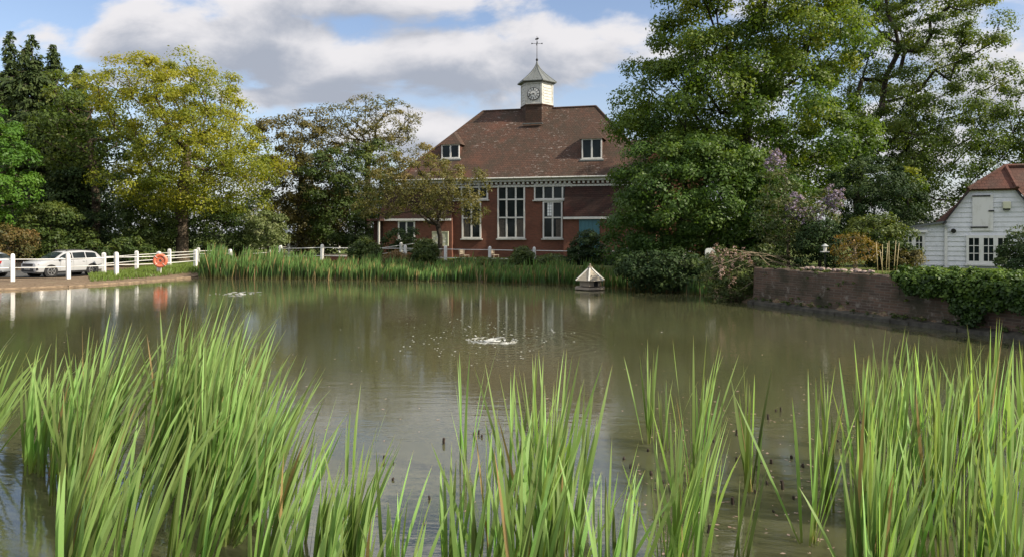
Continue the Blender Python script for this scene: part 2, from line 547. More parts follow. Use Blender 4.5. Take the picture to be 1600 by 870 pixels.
def reed_mat(name, base, mid, tip, trans=0.38):
    m, N, b, out = new_mat(name)
    at = N.new('ShaderNodeAttribute', attribute_name='along')
    ti = N.new('ShaderNodeAttribute', attribute_name='tint')
    rp = N.new('ShaderNodeValToRGB')
    el = rp.color_ramp.elements
    el[0].color = (*base, 1)
    el[1].color = (*tip, 1)
    el[0].position = 0.05
    e = el.new(0.32)
    e.color = (*mid, 1)
    e = el.new(0.96)
    e.color = (*tip, 1)
    el[-1].color = (0.30, 0.24, 0.10, 1)
    N.link(at.outputs['Fac'], rp.inputs[0])
    hs = N.new('ShaderNodeHueSaturation')
    N.link(rp.outputs[0], hs.inputs['Color'])
    N.link(N.math('MULTIPLY_ADD', ti.outputs['Fac'], 0.05, 0.475), hs.inputs['Hue'])
    N.link(N.math('MULTIPLY_ADD', ti.outputs['Fac'], 1.3, 0.36), hs.inputs['Value'])
    fin = N.mix(N.ss(ti.outputs['Fac'], 1.2, 1.3), hs.outputs[0], (0.30, 0.21, 0.10))
    N.link(fin, b.inputs['Base Color'])
    b.inputs['Roughness'].default_value = 0.42
    b.inputs['Specular IOR Level'].default_value = 0.35
    tr = N.new('ShaderNodeBsdfTranslucent')
    N.link(N.mix(1.0, fin, (1.3, 1.3, 0.6), 'MULTIPLY'), tr.inputs['Color'])
    mx = N.new('ShaderNodeMixShader')
    mx.inputs[0].default_value = trans
    N.link(b.outputs[0], mx.inputs[1])
    N.link(tr.outputs[0], mx.inputs[2])
    N.link(mx.outputs[0], out.inputs[0])
    return m


L['cattail'] = reed_mat('cattail_blades', (0.15, 0.16, 0.05), (0.130, 0.222, 0.050), (0.240, 0.335, 0.125), 0.42)
L['reed'] = reed_mat('reed_blades', (0.16, 0.15, 0.055), (0.060, 0.115, 0.030), (0.105, 0.180, 0.052), 0.35)
L['grass'] = reed_mat('grass_blades', (0.07, 0.09, 0.02), (0.09, 0.14, 0.025), (0.13, 0.18, 0.035), 0.35)


def water_mat():
    m, N, b, out = new_mat('pond_water')
    g = N.new('ShaderNodeNewGeometry')
    f = N.noise(g.outputs['Position'], 0.12, 5, 0.6)
    N.link(N.mix(N.ss(f, 0.3, 0.7), (0.051, 0.053, 0.024), (0.066, 0.067, 0.036)), b.inputs['Base Color'])
    b.subsurface_method = 'BURLEY'
    b.inputs['Subsurface Weight'].default_value = 0.85
    b.inputs['Subsurface Radius'].default_value = (1.0, 0.95, 0.7)
    b.inputs['Subsurface Scale'].default_value = 0.35
    b.inputs['Roughness'].default_value = 0.035
    b.inputs['IOR'].default_value = 1.6
    b.inputs['Specular IOR Level'].default_value = 0.5
    mp = N.new('ShaderNodeMapping')
    mp.inputs['Scale'].default_value = (0.55, 1.5, 1)
    N.link(g.outputs['Position'], mp.inputs[0])
    a = N.noise(mp.outputs[0], 3.2, 4, 0.6)
    c = N.noise(mp.outputs[0], 11.0, 3, 0.5)
    calm = N.ss(N.noise(g.outputs['Position'], 0.22, 3, 0.5), 0.35, 0.65)
    # rings that spread from the two fountains
    h = N.math('ADD', N.math('MULTIPLY', a, 1.0), N.math('MULTIPLY', c, 0.28))
    h = N.math('MULTIPLY', h, N.math('MULTIPLY_ADD', calm, 0.6, 0.5))
    for (px, py, amp, ext) in ((770, 532, 0.30, 4.0), (372, 459, 0.35, 5.0)):
        p = WP(px, py)
        sub = N.new('ShaderNodeVectorMath', operation='SUBTRACT')
        N.link(g.outputs['Position'], sub.inputs[0])
        sub.inputs[1].default_value = p
        ln = N.new('ShaderNodeVectorMath', operation='LENGTH')
        N.link(sub.outputs[0], ln.inputs[0])
        r = ln.outputs['Value']
        wv = N.math('SINE', N.math('ADD', N.math('MULTIPLY', r, 21.0), N.math('MULTIPLY', a, 9.0)))
        fall = N.ss(r, ext, 0.3)
        h = N.math('ADD', h, N.math('MULTIPLY', N.math('MULTIPLY', wv, fall), amp * 0.5))
    bn = N.new('ShaderNodeBump')
    bn.inputs['Strength'].default_value = 0.32
    bn.inputs['Distance'].default_value = 0.013
    N.link(h, bn.inputs['Height'])
    N.link(bn.outputs[0], b.inputs['Normal'])
    return m


def ground_mat():
    m, N, b, out = new_mat('bank_earth_and_grass')
    g = N.new('ShaderNodeNewGeometry')
    sp = N.new('ShaderNodeSeparateXYZ')
    N.link(g.outputs['Position'], sp.inputs[0])
    f = N.noise(g.outputs['Position'], 1.6, 8, 0.62)
    f2 = N.noise(g.outputs['Position'], 14.0, 6, 0.7)
    f3 = N.noise(g.outputs['Position'], 0.25, 4, 0.6)
    earth = N.mix(N.ss(f2, 0.35, 0.68), (0.085, 0.058, 0.036), (0.20, 0.15, 0.10))
    earth = N.mix(N.math('MULTIPLY', N.ss(f, 0.55, 0.75), 0.6), earth, (0.27, 0.22, 0.16))
    grass = N.mix(N.ss(f, 0.3, 0.7), (0.040, 0.062, 0.012), (0.085, 0.115, 0.022))
    grass = N.mix(N.math('MULTIPLY', N.ss(f3, 0.4, 0.7), 0.5), grass, (0.10, 0.10, 0.03))
    k = N.ss(N.math('ADD', sp.outputs[2], N.math('MULTIPLY', N.math('SUBTRACT', f, 0.5), 0.25)), 0.20, 0.30)
    N.link(N.mix(k, earth, grass), b.inputs['Base Color'])
    b.inputs['Roughness'].default_value = 0.95
    b.inputs['Specular IOR Level'].default_value = 0.15
    bn = N.new('ShaderNodeBump')
    bn.inputs['Strength'].default_value = 0.7
    bn.inputs['Distance'].default_value = 0.05
    N.link(N.math('ADD', f, f2), bn.inputs['Height'])
    N.link(bn.outputs[0], b.inputs['Normal'])
    return m


# ------------------------------------------------------------------ the setting: ground, water, road
WALL_A, WALL_B = WP(1176, 474), WP(1600, 530)
wall_dir = (WALL_B - WALL_A).normalized()
POND = [Vector((-45, 2.6, 0)), Vector((-45, 27, 0)), WP(-160, 463), WP(0, 455), WP(100, 450.5), WP(200, 443.5), WP(313, 434), WP(400, 435), WP(500, 436),
        WP(600, 437), WP(700, 439), WP(800, 441.5), WP(920, 446), WP(1000, 451), WP(1100, 460), WALL_A, WALL_B, WALL_B + wall_dir * 4, Vector((17, 8, 0)), Vector((17, 2.6, 0))]


def pond_sd(X, Y):
    """Signed distance to the pond outline, positive on land."""
    P = np.array([(p.x, p.y) for p in POND])
    best = np.full(X.shape, 1e9)
    inside = np.zeros(X.shape, bool)
    n = len(P)
    for i in range(n):
        a, b = P[i], P[(i + 1) % n]
        d = b - a
        t = np.clip(((X - a[0]) * d[0] + (Y - a[1]) * d[1]) / (d @ d), 0, 1)
        best = np.minimum(best, np.hypot(X - a[0] - t * d[0], Y - a[1] - t * d[1]))
        c = (a[1] > Y) != (b[1] > Y)
        with np.errstate(divide='ignore', invalid='ignore'):
            xi = (b[0] - a[0]) * (Y - a[1]) / (b[1] - a[1]) + a[0]
        inside ^= c & (X < xi)
    return np.where(inside, -best, best)


HCTRL = np.array([(-26, 36, .17), (-20, 37, .20), (-26, 40.5, .0), (-27, 43, .0), (-34, 41, .0), (-40, 44, .05), (-17, 43, .33), (-20, 56, .40), (-12, 47, .52), (-2, 46, .58), (6, 44, .60), (11, 40, .70),
                  (8.5, 29, .9), (10.5, 25, 1.18), (12.5, 18, 1.18), (17, 27, 1.10), (20, 20, 1.15), (22, 34, 1.0), (14, 36, .95),
                  (0, 58, .55), (-12, 62, .45), (12, 60, .6), (0, 100, .5), (-50, 80, .4), (60, 60, .9), (0, 0, .9), (-30, -5, .8), (20, -5, 1.0), (22, 6, 1.2)])


def hland(X, Y):
    num = np.zeros(X.shape)
    den = np.zeros(X.shape)
    for x, y, h in HCTRL:
        w = 1.0 / ((X - x) ** 2 + (Y - y) ** 2 + 4.0) ** 1.5
        num += w * h
        den += w
    return num / den


def ground_z(x, y):
    X, Y = np.array([float(x)]), np.array([float(y)])
    return float(terrain_h(X, Y)[0])


def terrain_h(X, Y):
    s = pond_sd(X, Y)
    H = hland(X, Y)
    wl = (X - WALL_A.x) * wall_dir.x + (Y - WALL_A.y) * wall_dir.y
    near_wall = np.clip((wl + 1.5) / 2.0, 0, 1) * (Y > 8) * (X > 5)
    ramp = 1.7 * (1 - near_wall) + 0.55 * near_wall
    t = np.clip(s / ramp, 0, 1)
    t = t * t * (3 - 2 * t) * (0.35 + 0.65 * near_wall) + t * (0.65 - 0.65 * near_wall)
    up = -0.02 + t * (H + 0.02)
    dn = np.maximum(-0.9, s * 0.5) - 0.02
    return np.where(s > 0, up, dn)


def axis(lo, hi, step, far_lo, far_hi):
    c = list(np.arange(lo, hi + 1e-6, step))
    a, d = [], step
    x = lo
    while x > far_lo:
        d *= 1.35
        x -= d
        a.append(x)
    b, d, x = [], step, hi
    while x < far_hi:
        d *= 1.35
        x += d
        b.append(x)
    return np.array(a[::-1] + c + b)


gx, gy = axis(-48, 40, 0.5, -2500, 2500), axis(-4, 76, 0.5, -600, 4000)
GX, GY = np.meshgrid(gx, gy)
GZ = terrain_h(GX, GY)
nx, ny = len(gx), len(gy)
idx = np.arange(nx * ny).reshape(ny, nx)
FQ = np.stack([idx[:-1, :-1], idx[:-1, 1:], idx[1:, 1:], idx[1:, :-1]], -1).reshape(-1, 4)
ground = fast_mesh('ground', np.stack([GX, GY, GZ], -1).reshape(-1, 3), FQ, ground_mat())
ground.data.polygons.foreach_set('use_smooth', [True] * len(FQ))
tag(ground, 'earth and grass ground around the pond', kind='structure')

water = MB().add([(-46, 1.5, 0), (18.5, 1.5, 0), (18.5, 50, 0), (-46, 50, 0)], [(0, 1, 2, 3)]).build('water', water_mat())
tag(water, 'murky green brown pond water', kind='structure')

rd = [(-60, 37.6), (-24.6, 38.2), (-23.4, 41), (-24, 46), (-60, 47)]


def drape(name, xy, m, dz=0.03, step=0.8):
    """A sheet laid on the ground inside the outline xy."""
    bm = bmesh.new()
    f = bm.faces.new([bm.verts.new((x, y, 0)) for x, y in xy])
    bmesh.ops.triangulate(bm, faces=[f])
    for _ in range(5):
        es = [e for e in bm.edges if e.calc_length() > step * 1.6]
        if not es: break
        bmesh.ops.subdivide_edges(bm, edges=es, cuts=1, use_grid_fill=True)
    bmesh.ops.triangulate(bm, faces=bm.faces[:])
    co = np.array([v.co[:] for v in bm.verts])
    z = terrain_h(co[:, 0], co[:, 1])
    for v, h in zip(bm.verts, z): v.co.z = h + dz
    me = bpy.data.meshes.new(name)
    bm.to_mesh(me)
    bm.free()
    me.materials.append(m)
    return link(bpy.data.objects.new(name, me))


tag(drape('road', rd, M['asphalt'], 0.05), 'narrow asphalt lane behind the pond fence', kind='structure')

# pale concrete ledge along the left bank
kb = MB()
kp = []
for px, py in ((-160, 463), (0, 455), (100, 450.5), (200, 443.5), (313, 434)):
    p = WP(px, py)
    kp.append(p + Vector((-0.25, 0.62, 0)))
kpts = []
for a, b in zip(kp[:-1], kp[1:]):
    for i in range(8): kpts.append(a.lerp(b, i / 8))
kpts.append(kp[-1])
for a, b in zip(kpts[:-1], kpts[1:]):
    za, zb = ground_z(a.x, a.y), ground_z(b.x, b.y)
    d = (b - a).normalized()
    n = Vector((d.y, -d.x, 0))
    vs = [a - n * .14 + Vector((0, 0, -.3)), a + n * .14 + Vector((0, 0, -.3)), b + n * .14 + Vector((0, 0, -.3)), b - n * .14 + Vector((0, 0, -.3)),
          a - n * .14 + Vector((0, 0, za + .03)), a + n * .14 + Vector((0, 0, za + .05)), b + n * .14 + Vector((0, 0, zb + .05)), b - n * .14 + Vector((0, 0, zb + .05))]
    kb.add(vs, [(4, 5, 6, 7), (0, 1, 5, 4), (2, 3, 7, 6), (3, 0, 4, 7), (1, 2, 6, 5)])
tag(kb.build('kerb', M['ledge']), 'pale concrete ledge along the left pond bank', kind='structure')

# ------------------------------------------------------------------ village hall
HO, HA = Vector((0, 57, 0)), R(-15)
HU = Vector((math.cos(HA), math.sin(HA), 0))
HV = Vector((-math.sin(HA), math.cos(HA), 0))
CAM = Vector((0, 0, HC))


def ray(px, py):
    return Vector(((px - 800) / F, 1, (HY - py) / F))


def fac(px, py, v=0.0):
    """Hall coordinates (u along the front, z) of the point shown at px, py, v metres behind the front."""
    d = ray(px, py)
    t = (HO + HV * v - CAM).dot(HV) / d.dot(HV)
    p = CAM + d * t
    return (p - HO).dot(HU), p.z


hall = empty('village_hall', HO, HA, 'red brick village hall with brown tiled roof and white clock tower, across the pond', 'hall')
VR = 5.1
OV = 0.45
uL, uR = fac(616, 279, -OV)[0], fac(1030, 272, -OV)[0]
ZE = (fac(727, 278, -OV)[1] + fac(961, 273.6, -OV)[1]) / 2
rl, rr = fac(755, 175, VR), fac(931, 166, VR)
ZR = (rl[1] + rr[1]) / 2
GZH = 0.3
wl, wr = uL + OV, uR - OV
VB = 2 * VR
M_brick = M['brick']
MB().box((wl, 0, GZH - .3), (wr, VB, ZE - 0.05)).build('wall', M_brick, hall)
# main roof: hipped, a shell with eaves thickness
rf = MB()
e = [(uL, -OV, ZE), (uR, -OV, ZE), (uR, VB + OV, ZE), (uL, VB + OV, ZE)]
r0, r1 = (rl[0], VR, ZR), (rr[0], VR, ZR)


def sag(a, b, n=12, amt=0.05):
    return [Vector(a).lerp(Vector(b), i / n) + Vector((0, 0, -amt * math.sin(math.pi * i / n))) for i in range(n + 1)]


rf.add([e[0], e[1], r1, r0], [(0, 1, 2, 3)])
rf.add([e[1], e[2], r1], [(0, 1, 2)])
rf.add([e[2], e[3], r0, r1], [(0, 1, 2, 3)])
rf.add([e[3], e[0], r0], [(0, 1, 2)])
rf.add([(uL, -OV, ZE - .12), (uR, -OV, ZE - .12), (uR, VB + OV, ZE - .12), (uL, VB + OV, ZE - .12), *e], [(3, 2, 1, 0), (0, 1, 5, 4), (1, 2, 6, 5), (2, 3, 7, 6), (3, 0, 4, 7)])
roof = rf.build('roof', M['tile'], hall)
rt = MB()
for a, b in ((r0, r1), (e[0], r0), (e[1], r1), (e[2], r1), (e[3], r0)):
    rt.tube(sag(a, b, 14, 0.0), 0.10, 6)
rt.build('ridge_tile', M['tile'], roof)


def roof_hit(px, py):
    """Point of the front roof slope (hall coordinates) shown at px, py."""
    k = (ZR - ZE) / (VR + OV)
    d = ray(px, py)
    o = CAM - HO
    ou, ov, oz = o.dot(HU), o.dot(HV), o.z
    du, dv, dz = d.dot(HU), d.dot(HV), d.z
    # z = ZE + k (v + OV)
    t = (ZE + k * (ov + OV) - oz) / (dz - k * dv)
    return ou + t * du, ov + t * dv, oz + t * dz


# cornice with dentils and a gutter
co = MB()
zc = ZE - .16
co.box((wl - .1, -.36, zc - .20), (wr + .1, -.04, zc))
co.box((wl - .05, -.14, zc - .62), (wr + .05, -.02, zc - .47))
u = wl
while u < wr:
    co.box((u, -.26, zc - .40), (u + .17, -.02, zc - .22))
    u += .36
co.build('cornice', M['offwhite'], hall)
MB().tube([(uL, -OV - .09, ZE - .10), (uR, -OV - .09, ZE - .10)], .065, 8).build('gutter', M['offwhite'], hall)


def bar_window(u0, u1, z0, z1, cols, rows, parent=hall, proud=0.10, fw=.115, name='window', v0=0.0, rowz=None, curtain=None):
    """Casement window lying on the wall plane v0: the pane set, and its frame as a sub-part."""
    g = MB().box((u0 + .03, v0 - .03, z0 + .03), (u1 - .03, v0 + .02, z1 - .03)).build(name, M['glass'], parent)
    f = MB()
    y0, y1 = v0 - proud, v0 - .001
    f.box((u0, y0, z0), (u0 + fw, y1, z1))
    f.box((u1 - fw, y0, z0), (u1, y1, z1))
    f.box((u0 + fw, y0, z0), (u1 - fw, y1, z0 + fw))
    f.box((u0 + fw, y0, z1 - fw), (u1 - fw, y1, z1))
    us = [u0 + (u1 - u0) * i / cols for i in range(1, cols)]
    zs = rowz if rowz is not None else [z0 + (z1 - z0) * i / rows for i in range(1, rows)]
    edges_z = [z0 + fw] + sorted(zs) + [z1 - fw]
    for z in zs:
        f.box((u0 + fw, y0 - .012, z - .055), (u1 - fw, y1, z + .055))
    for uu in us:
        for a, b in zip(edges_z[:-1], edges_z[1:]):
            f.box((uu - .062, y0 + .012, a + (.056 if a in zs else 0)), (uu + .062, y1, b - (.056 if b in zs else 0)))
    # slim glazing bars inside each light
    f.build('frame', M['white'], g)
    MB().box((u0 - .10, v0 - proud - .07, z0 - .10), (u1 + .10, v0 - .002, z0 - .003)).build('sill', M['offwhite'], g)
    return g


def fw_rect(x0, x1, y0, y1):
    a, b = fac(x0, y0), fac(x1, y1)
    c, d = fac(x0, y1), fac(x1, y0)
    return a[0], b[0], (c[1] + b[1]) / 2, (a[1] + d[1]) / 2


# centre window, three lights by three
u0, u1, z0, z1 = fw_rect(777.6, 820.6, 289.3, 373)
zz = [fac(800, 312)[1], fac(800, 340.3)[1]]
bar_window(u0, u1, z0, z1, 3, 3, rowz=zz)
# T-shaped windows either side of it
for (a0, a1, b0, b1) in ((834.8, 894.2, 848.3, 879.2), (708, 763, 722, 752)):
    u0, u1, z0, z1 = fw_rect(a0, a1, 287.4, 312.4)
    bar_window(u0, u1, z0, z1, 4, 1)
    v0_, v1_, y0_, y1_ = fw_rect(b0, b1, 312.4, 373)
    bar_window(v0_, v1_, y0_, z0 - .105, 2, 2, rowz=[fac(860, 340.3)[1]])
    if a0 > 800:   # pale panel painted as the daylight seen right through the hall
        q0, q1, q2, q3 = fw_rect(855.5, 862, 315, 337.5)
        bl = MB().box((q0, -.045, q2), (q1, -.032, q3)).build('daylight_panel', M['daylight'], hall)
        g = MB()
        for i in range(1, 5):
            g.box((q0, -.05, q2 + (q3 - q2) * i / 5 - .012), (q1, -.046, q2 + (q3 - q2) * i / 5 + .012))
        g.box((q0 + (q1 - q0) * .5 - .012, -.053, q2), (q0 + (q1 - q0) * .5 + .012, -.051, q3))
        g.build('glazing_bar', M['black'], bl)
# dim curtains behind the lower lights
for x0, x1 in ((779.5, 789), (807, 818.5), (724, 734), (869, 877)):
    cu = MB()
    q = fw_rect(x0, x1, 343, 371)
    n = 7
    for i in range(n):
        a, b = q[0] + (q[1] - q[0]) * i / n, q[0] + (q[1] - q[0]) * (i + .7) / n
        cu.box((a, -.038, q[2]), (b, -.031, q[3]))
    cu.build('curtain', M['curtain'], hall)


# single-storey aisles with tiled lean-to roofs each side of the windows
def aisle(ua, ub, zt, zb, outv, hip_left=False, name_wall='aisle_wall'):
    a = MB().box((ua, -outv, GZH - .3), (ub, -.003, zb)).build(name_wall, M_brick, hall)
    o = .18
    if hip_left:
        pts = [(ua - o, -outv - o, zb - .02), (ub, -outv - o, zb - .02), (ub, -.02, zt), (ua + outv * .8, -.02, zt)]
    else:
        pts = [(ua, -outv - o, zb - .02), (ub + o, -outv - o, zb - .02), (ub + o, -.02, zt), (ua, -.02, zt)]
    r = MB().slab(pts, .09)
    if hip_left:
        r.slab([(ua - o, -.02, zb - .02), (ua - o, -outv - o, zb - .02), (ua + outv * .8, -.02, zt)], .09)
    r.build('aisle_roof', M['darktile'], hall)
    MB().box((min(p[0] for p in pts), -outv - o - .07, zb - .22), (max(p[0] for p in pts), -outv - o + .02, zb - .05)).build('fascia', M['white'], hall)
    return a


OUT = 0.75
ua, _ = fac(880.5, 340, -OUT)
zt = fac(900, 288)[1]
zb = fac(920, 338, -OUT)[1]
aisle(ua, wr - .1, zt, zb, OUT)
d0, dz1 = fac(907, 343, -OUT)
d1, _ = fac(935, 343, -OUT)
dr = MB().box((d0, -OUT - .05, GZH), (d1, -OUT - .001, dz1)).build('door', M['teal'], hall)
df = MB()
for i in range(4):
    a = d0 + .1 + (d1 - d0 - .2) * i / 4
    b = d0 + .1 + (d1 - d0 - .2) * (i + .82) / 4
    df.box((a, -OUT - .085, dz1 - .95), (b, -OUT - .051, dz1 - .12))
    df.box((a, -OUT - .085, GZH + .2), (b, -OUT - .051, dz1 - 1.1))
df.box((d0 - .09, -OUT - .08, GZH), (d0 - .003, -OUT - .002, dz1 + .09))
df.box((d1 + .003, -OUT - .08, GZH), (d1 + .09, -OUT - .002, dz1 + .09))
df.build('panel', M['teal'], dr)
MB().box((d1 - .18, -OUT - .13, GZH + 1.0), (d1 - .12, -OUT - .087, GZH + 1.2)).build('handle', M['black'], dr)
OUT = .3
ul0 = fac(597, 342, -OUT)[0]
ul1 = fac(706, 342, -OUT)[0]
zbl = fac(650, 341, -OUT)[1]
aisle(ul0, ul1, fac(680, 290)[1], zbl, OUT * .999, True)
q = [fac(622.5, 345, -OUT), fac(649, 374, -OUT)]
bar_window(q[0][0], q[1][0], q[1][1], q[0][1], 2, 1, v0=-OUT)
# porch at the left end
p0, p1 = fac(584, 345, -OUT)[0], fac(601, 345, -OUT)[0]
po = MB()
po.box((p0 - .1, -OUT - 1.1, zbl - .24), (p1 + .1, -OUT + .5, zbl - .06))
po.build('porch_roof', M['darktile'], hall)
pp = MB()
pp.box((p1 - .12, -OUT - 1.0, GZH - .2), (p1, -OUT - .88, zbl - .243))
pp.build('porch_post', M['offwhite'], hall)
MB().box((p0, -OUT - .02, GZH - .2), (p1 - .15, -OUT + .4, zbl - .25)).build('porch_wall', M['darktile'], hall)  # dark finish stands in for the shade of the porch recess


# dormers
def dormer(x0, x1, yt, yb, apex):
    ua_, va, za = roof_hit(x0, yb)
    ub_, vb, zb_ = roof_hit(x1, yb)
    v0 = (va + vb) / 2
    zlow = (za + zb_) / 2
    uA, ztop = fac(x0, yt, v0)
    uB, ztop2 = fac(x1, yt, v0)
    ztop = (ztop + ztop2) / 2
    k = (ZR - ZE) / (VR + OV)
    vback = v0 + (ztop - zlow) / k + .1
    d = MB().box((uA + .04, v0 + .05, zlow - .12), (uB - .04, vback, ztop)).build('dormer', M['redtile'], hall)
    bar_window(uA, uB, zlow, ztop, 2, 1, parent=d, v0=v0 + .049, proud=.10, fw=.09)
    for w in list(d.children):      # keep to thing > part > sub-part: frame and sill beside the pane
        for c in list(w.children): c.parent = d
    um = (uA + uB) / 2
    zap = fac(apex[0], apex[1], v0 + .9)[1]
    vap = v0 + (zap - zlow) / k
    o = .16
    r = MB()
    f0, f1 = (uA - o, v0 - o, ztop - .02), (uB + o, v0 - o, ztop - .02)
    b0, b1 = (uA - o, vback + .1, ztop - .02), (uB + o, vback + .1, ztop - .02)
    a0, a1 = (um, v0 + .75, zap), (um, max(vap, v0 + 1.0), zap)
    r.add([f0, f1, a0], [(0, 1, 2)])
    r.add([f1, b1, a1, a0], [(0, 1, 2, 3)])
    r.add([b0, f0, a0, a1], [(0, 1, 2, 3)])
    r.add([f0, f1, b1, b0], [(3, 2, 1, 0)])
    r.build('dormer_roof', M['tile'], d)
    MB().box((uA - .16, v0 - .22, zlow - .2), (uB + .16, v0 + .04, zlow - .105)).build('lead_apron', M['lead'], d)


dormer(909, 940.5, 217, 248.5, (929, 198))
dormer(690, 718, 226, 248, (707, 208))

# clock tower on the ridge: a hexagon
uc = fac(839, 160, VR)[0]
TM = Matrix.Translation((uc, VR, 0))
TR = 1.37
zb0 = ZR - 1.7
zb1 = fac(839, 163, VR - 1)[1]
zb2 = fac(839, 129, VR - 1)[1]
zsp = fac(839, 96, VR)[1]
ztip = fac(839, 57, VR)[1]
A0 = R(-90 + 30)
tw = MB().lathe([(TR * 1.0, zb0), (TR * 1.0, zb1 - .12), (TR * 1.05, zb1 - .12), (TR * 1.05, zb1 - .02)], 6, 0, TM, A0).build('clock_tower', M['tile'], hall)
bf = MB().lathe([(TR * .985, zb1 - .02), (TR * .985, zb2)], 6, 0, TM, A0)
ap = TR * .985 * math.cos(R(30))
for i in range(6):       # framed panels and horizontal boards on each face
    a = R(-90 + 60 * i)
    FM = TM @ Matrix.Rotation(a + R(90), 4, 'Z') @ Matrix.Translation((0, -ap, 0))
    hw = TR * .985 * .5
    bf.box((-hw, -.05, zb1), (-hw + .10, -.001, zb2 - .02), 0, FM)
    bf.box((hw - .10, -.05, zb1), (hw, -.001, zb2 - .02), 0, FM)
    bf.box((-hw + .10, -.045, zb1), (hw - .10, -.001, zb1 + .10), 0, FM)
    bf.box((-hw + .10, -.045, zb2 - .14), (hw - .10, -.001, zb2 - .02), 0, FM)
    if i != 0:
        for j in range(6):
            z = zb1 + .16 + j * (zb2 - zb1 - .36) / 6
            bf.box((-hw + .2, -.03, z), (hw - .2, -.001, z + .15), 0, FM)
bf.build('belfry', M['offwhite'], tw)
prof = []
for i in range(11):
    t = i / 10
    prof.append((TR * 1.22 * ((1 - t) ** 1.9 * .94 + .06 * (1 - t)) + .02, zb2 + .12 + (zsp - zb2 - .12) * (t ** .9)))
sp_ = MB().lathe([(TR * 1.02, zb2 - .02), (TR * 1.24, zb2 + .07), (TR * 1.24, zb2 + .12)] + prof, 6, 0, TM, A0)
for i in range(6):
    pr = [TM @ Vector((r_ * math.cos(A0 + i * R(60)), r_ * math.sin(A0 + i * R(60)), z_)) for r_, z_ in prof]
    sp_.tube(pr, .035, 5)
    pr = [TM @ Vector((r_ * .866 * math.cos(A0 + (i + .5) * R(60)), r_ * .866 * math.sin(A0 + (i + .5) * R(60)), z_)) for r_, z_ in prof]
    sp_.tube(pr, .025, 5)
sp_.build('spire', M['lead'], tw)
wv = MB()
wv.tube([TM @ Vector((0, 0, zsp - .1)), TM @ Vector((0, 0, ztip))], [.035, .02], 6)
wv.lathe([(.01, zsp - .02), (.09, zsp + .04), (.11, zsp + .12), (.06, zsp + .22), (.02, zsp + .26)], 10, 0, TM)
zc_ = fac(839, 68.5, VR)[1]
for a in (R(15), R(105)):
    dx, dy = math.cos(a) * .42, math.sin(a) * .42
    wv.tube([TM @ Vector((-dx, -dy, zc_)), TM @ Vector((dx, dy, zc_))], .018, 5)
    for s in (-1, 1):
        wv.box((s * dx - .05, s * dy - .01, zc_ - .05), (s * dx + .05, s * dy + .01, zc_ + .05), 0, TM)
wv.lathe([(.01, zc_ - .08), (.07, zc_), (.01, zc_ + .08)], 8, 0, TM)
wv.add([(-.25, 0, ztip - .3), (.12, 0, ztip - .3), (.3, 0, ztip - .18), (.12, 0, ztip - .12), (-.25, 0, ztip - .2),
        (-.25, .015, ztip - .3), (.12, .015, ztip - .3), (.3, .015, ztip - .18), (.12, .015, ztip - .12), (-.25, .015, ztip - .2)],
       [(0, 1, 2, 3, 4), (9, 8, 7, 6, 5), (0, 5, 6, 1), (1, 6, 7, 2), (2, 7, 8, 3), (3, 8, 9, 4), (4, 9, 5, 0)], 0, TM @ Matrix.Scale(.6, 4, (1, 0, 0)))
wv.build('weathervane', M['black'], tw)
# clock on the face towards the pond
cz = fac(832, 147, VR - 1.2)[1]
CR = .50
CM = TM @ Matrix.Translation((0, -ap - .05, cz)) @ Matrix.Rotation(R(90), 4, 'X')
cl = MB().lathe([(CR, 0), (CR, .03)], 40, 0, CM)
cl.build('clock_dial', M['white'], tw)
nm = MB().torus(CR, .035, 40, 8, 0, CM)
nm.torus(CR * .56, .009, 40, 6, 0, CM @ Matrix.Translation((0, 0, .03)))
ROM = {'I': [((0, -.5), (0, .5))], 'V': [((-.3, .5), (0, -.5)), ((.3, .5), (0, -.5))], 'X': [((-.3, .5), (.3, -.5)), ((.3, .5), (-.3, -.5))]}
for i, s in enumerate(['XII', 'I', 'II', 'III', 'IV', 'V', 'VI', 'VII', 'VIII', 'IX', 'X', 'XI']):
    a = R(90 - 30 * i)
    wds = [.3 if c == 'I' else .75 for c in s]
    x = -sum(wds) / 2
    for c, wd in zip(s, wds):
        x += wd / 2
        for (ax, ay), (bx, by) in ROM[c]:
            sc = .085
            P = [(CR * .76 + ay * .2, -(x + ax) * sc), (CR * .76 + by * .2, -(x + bx) * sc)]
            Q = [(p[0] * math.cos(a) - p[1] * math.sin(a), p[0] * math.sin(a) + p[1] * math.cos(a)) for p in P]
            nm.bar(CM @ Vector((*Q[0], .035)), CM @ Vector((*Q[1], .035)), .017, .012)
        x += wd / 2
nm.build('clock_numerals', M['black'], tw)
hd = MB()
for ang, ln, wd in ((R(90 - 141.5), CR * .5, .055), (R(90 - 258), CR * .82, .04)):
    c, s = math.cos(ang), math.sin(ang)
    hd.bar(CM @ Vector((-c * .1, -s * .1, .05)), CM @ Vector((c * ln, s * ln, .05)), wd, .012)
hd.lathe([(.05, .04), (.05, .07)], 12, 0, CM)
hd.build('clock_hand', M['black'], tw)
MB().box((uc - .85, VR - TR - .35, zb0 + .2), (uc + .85, VR - TR - .1, zb0 + .28)).build('lead_flashing', M['lead'], tw)

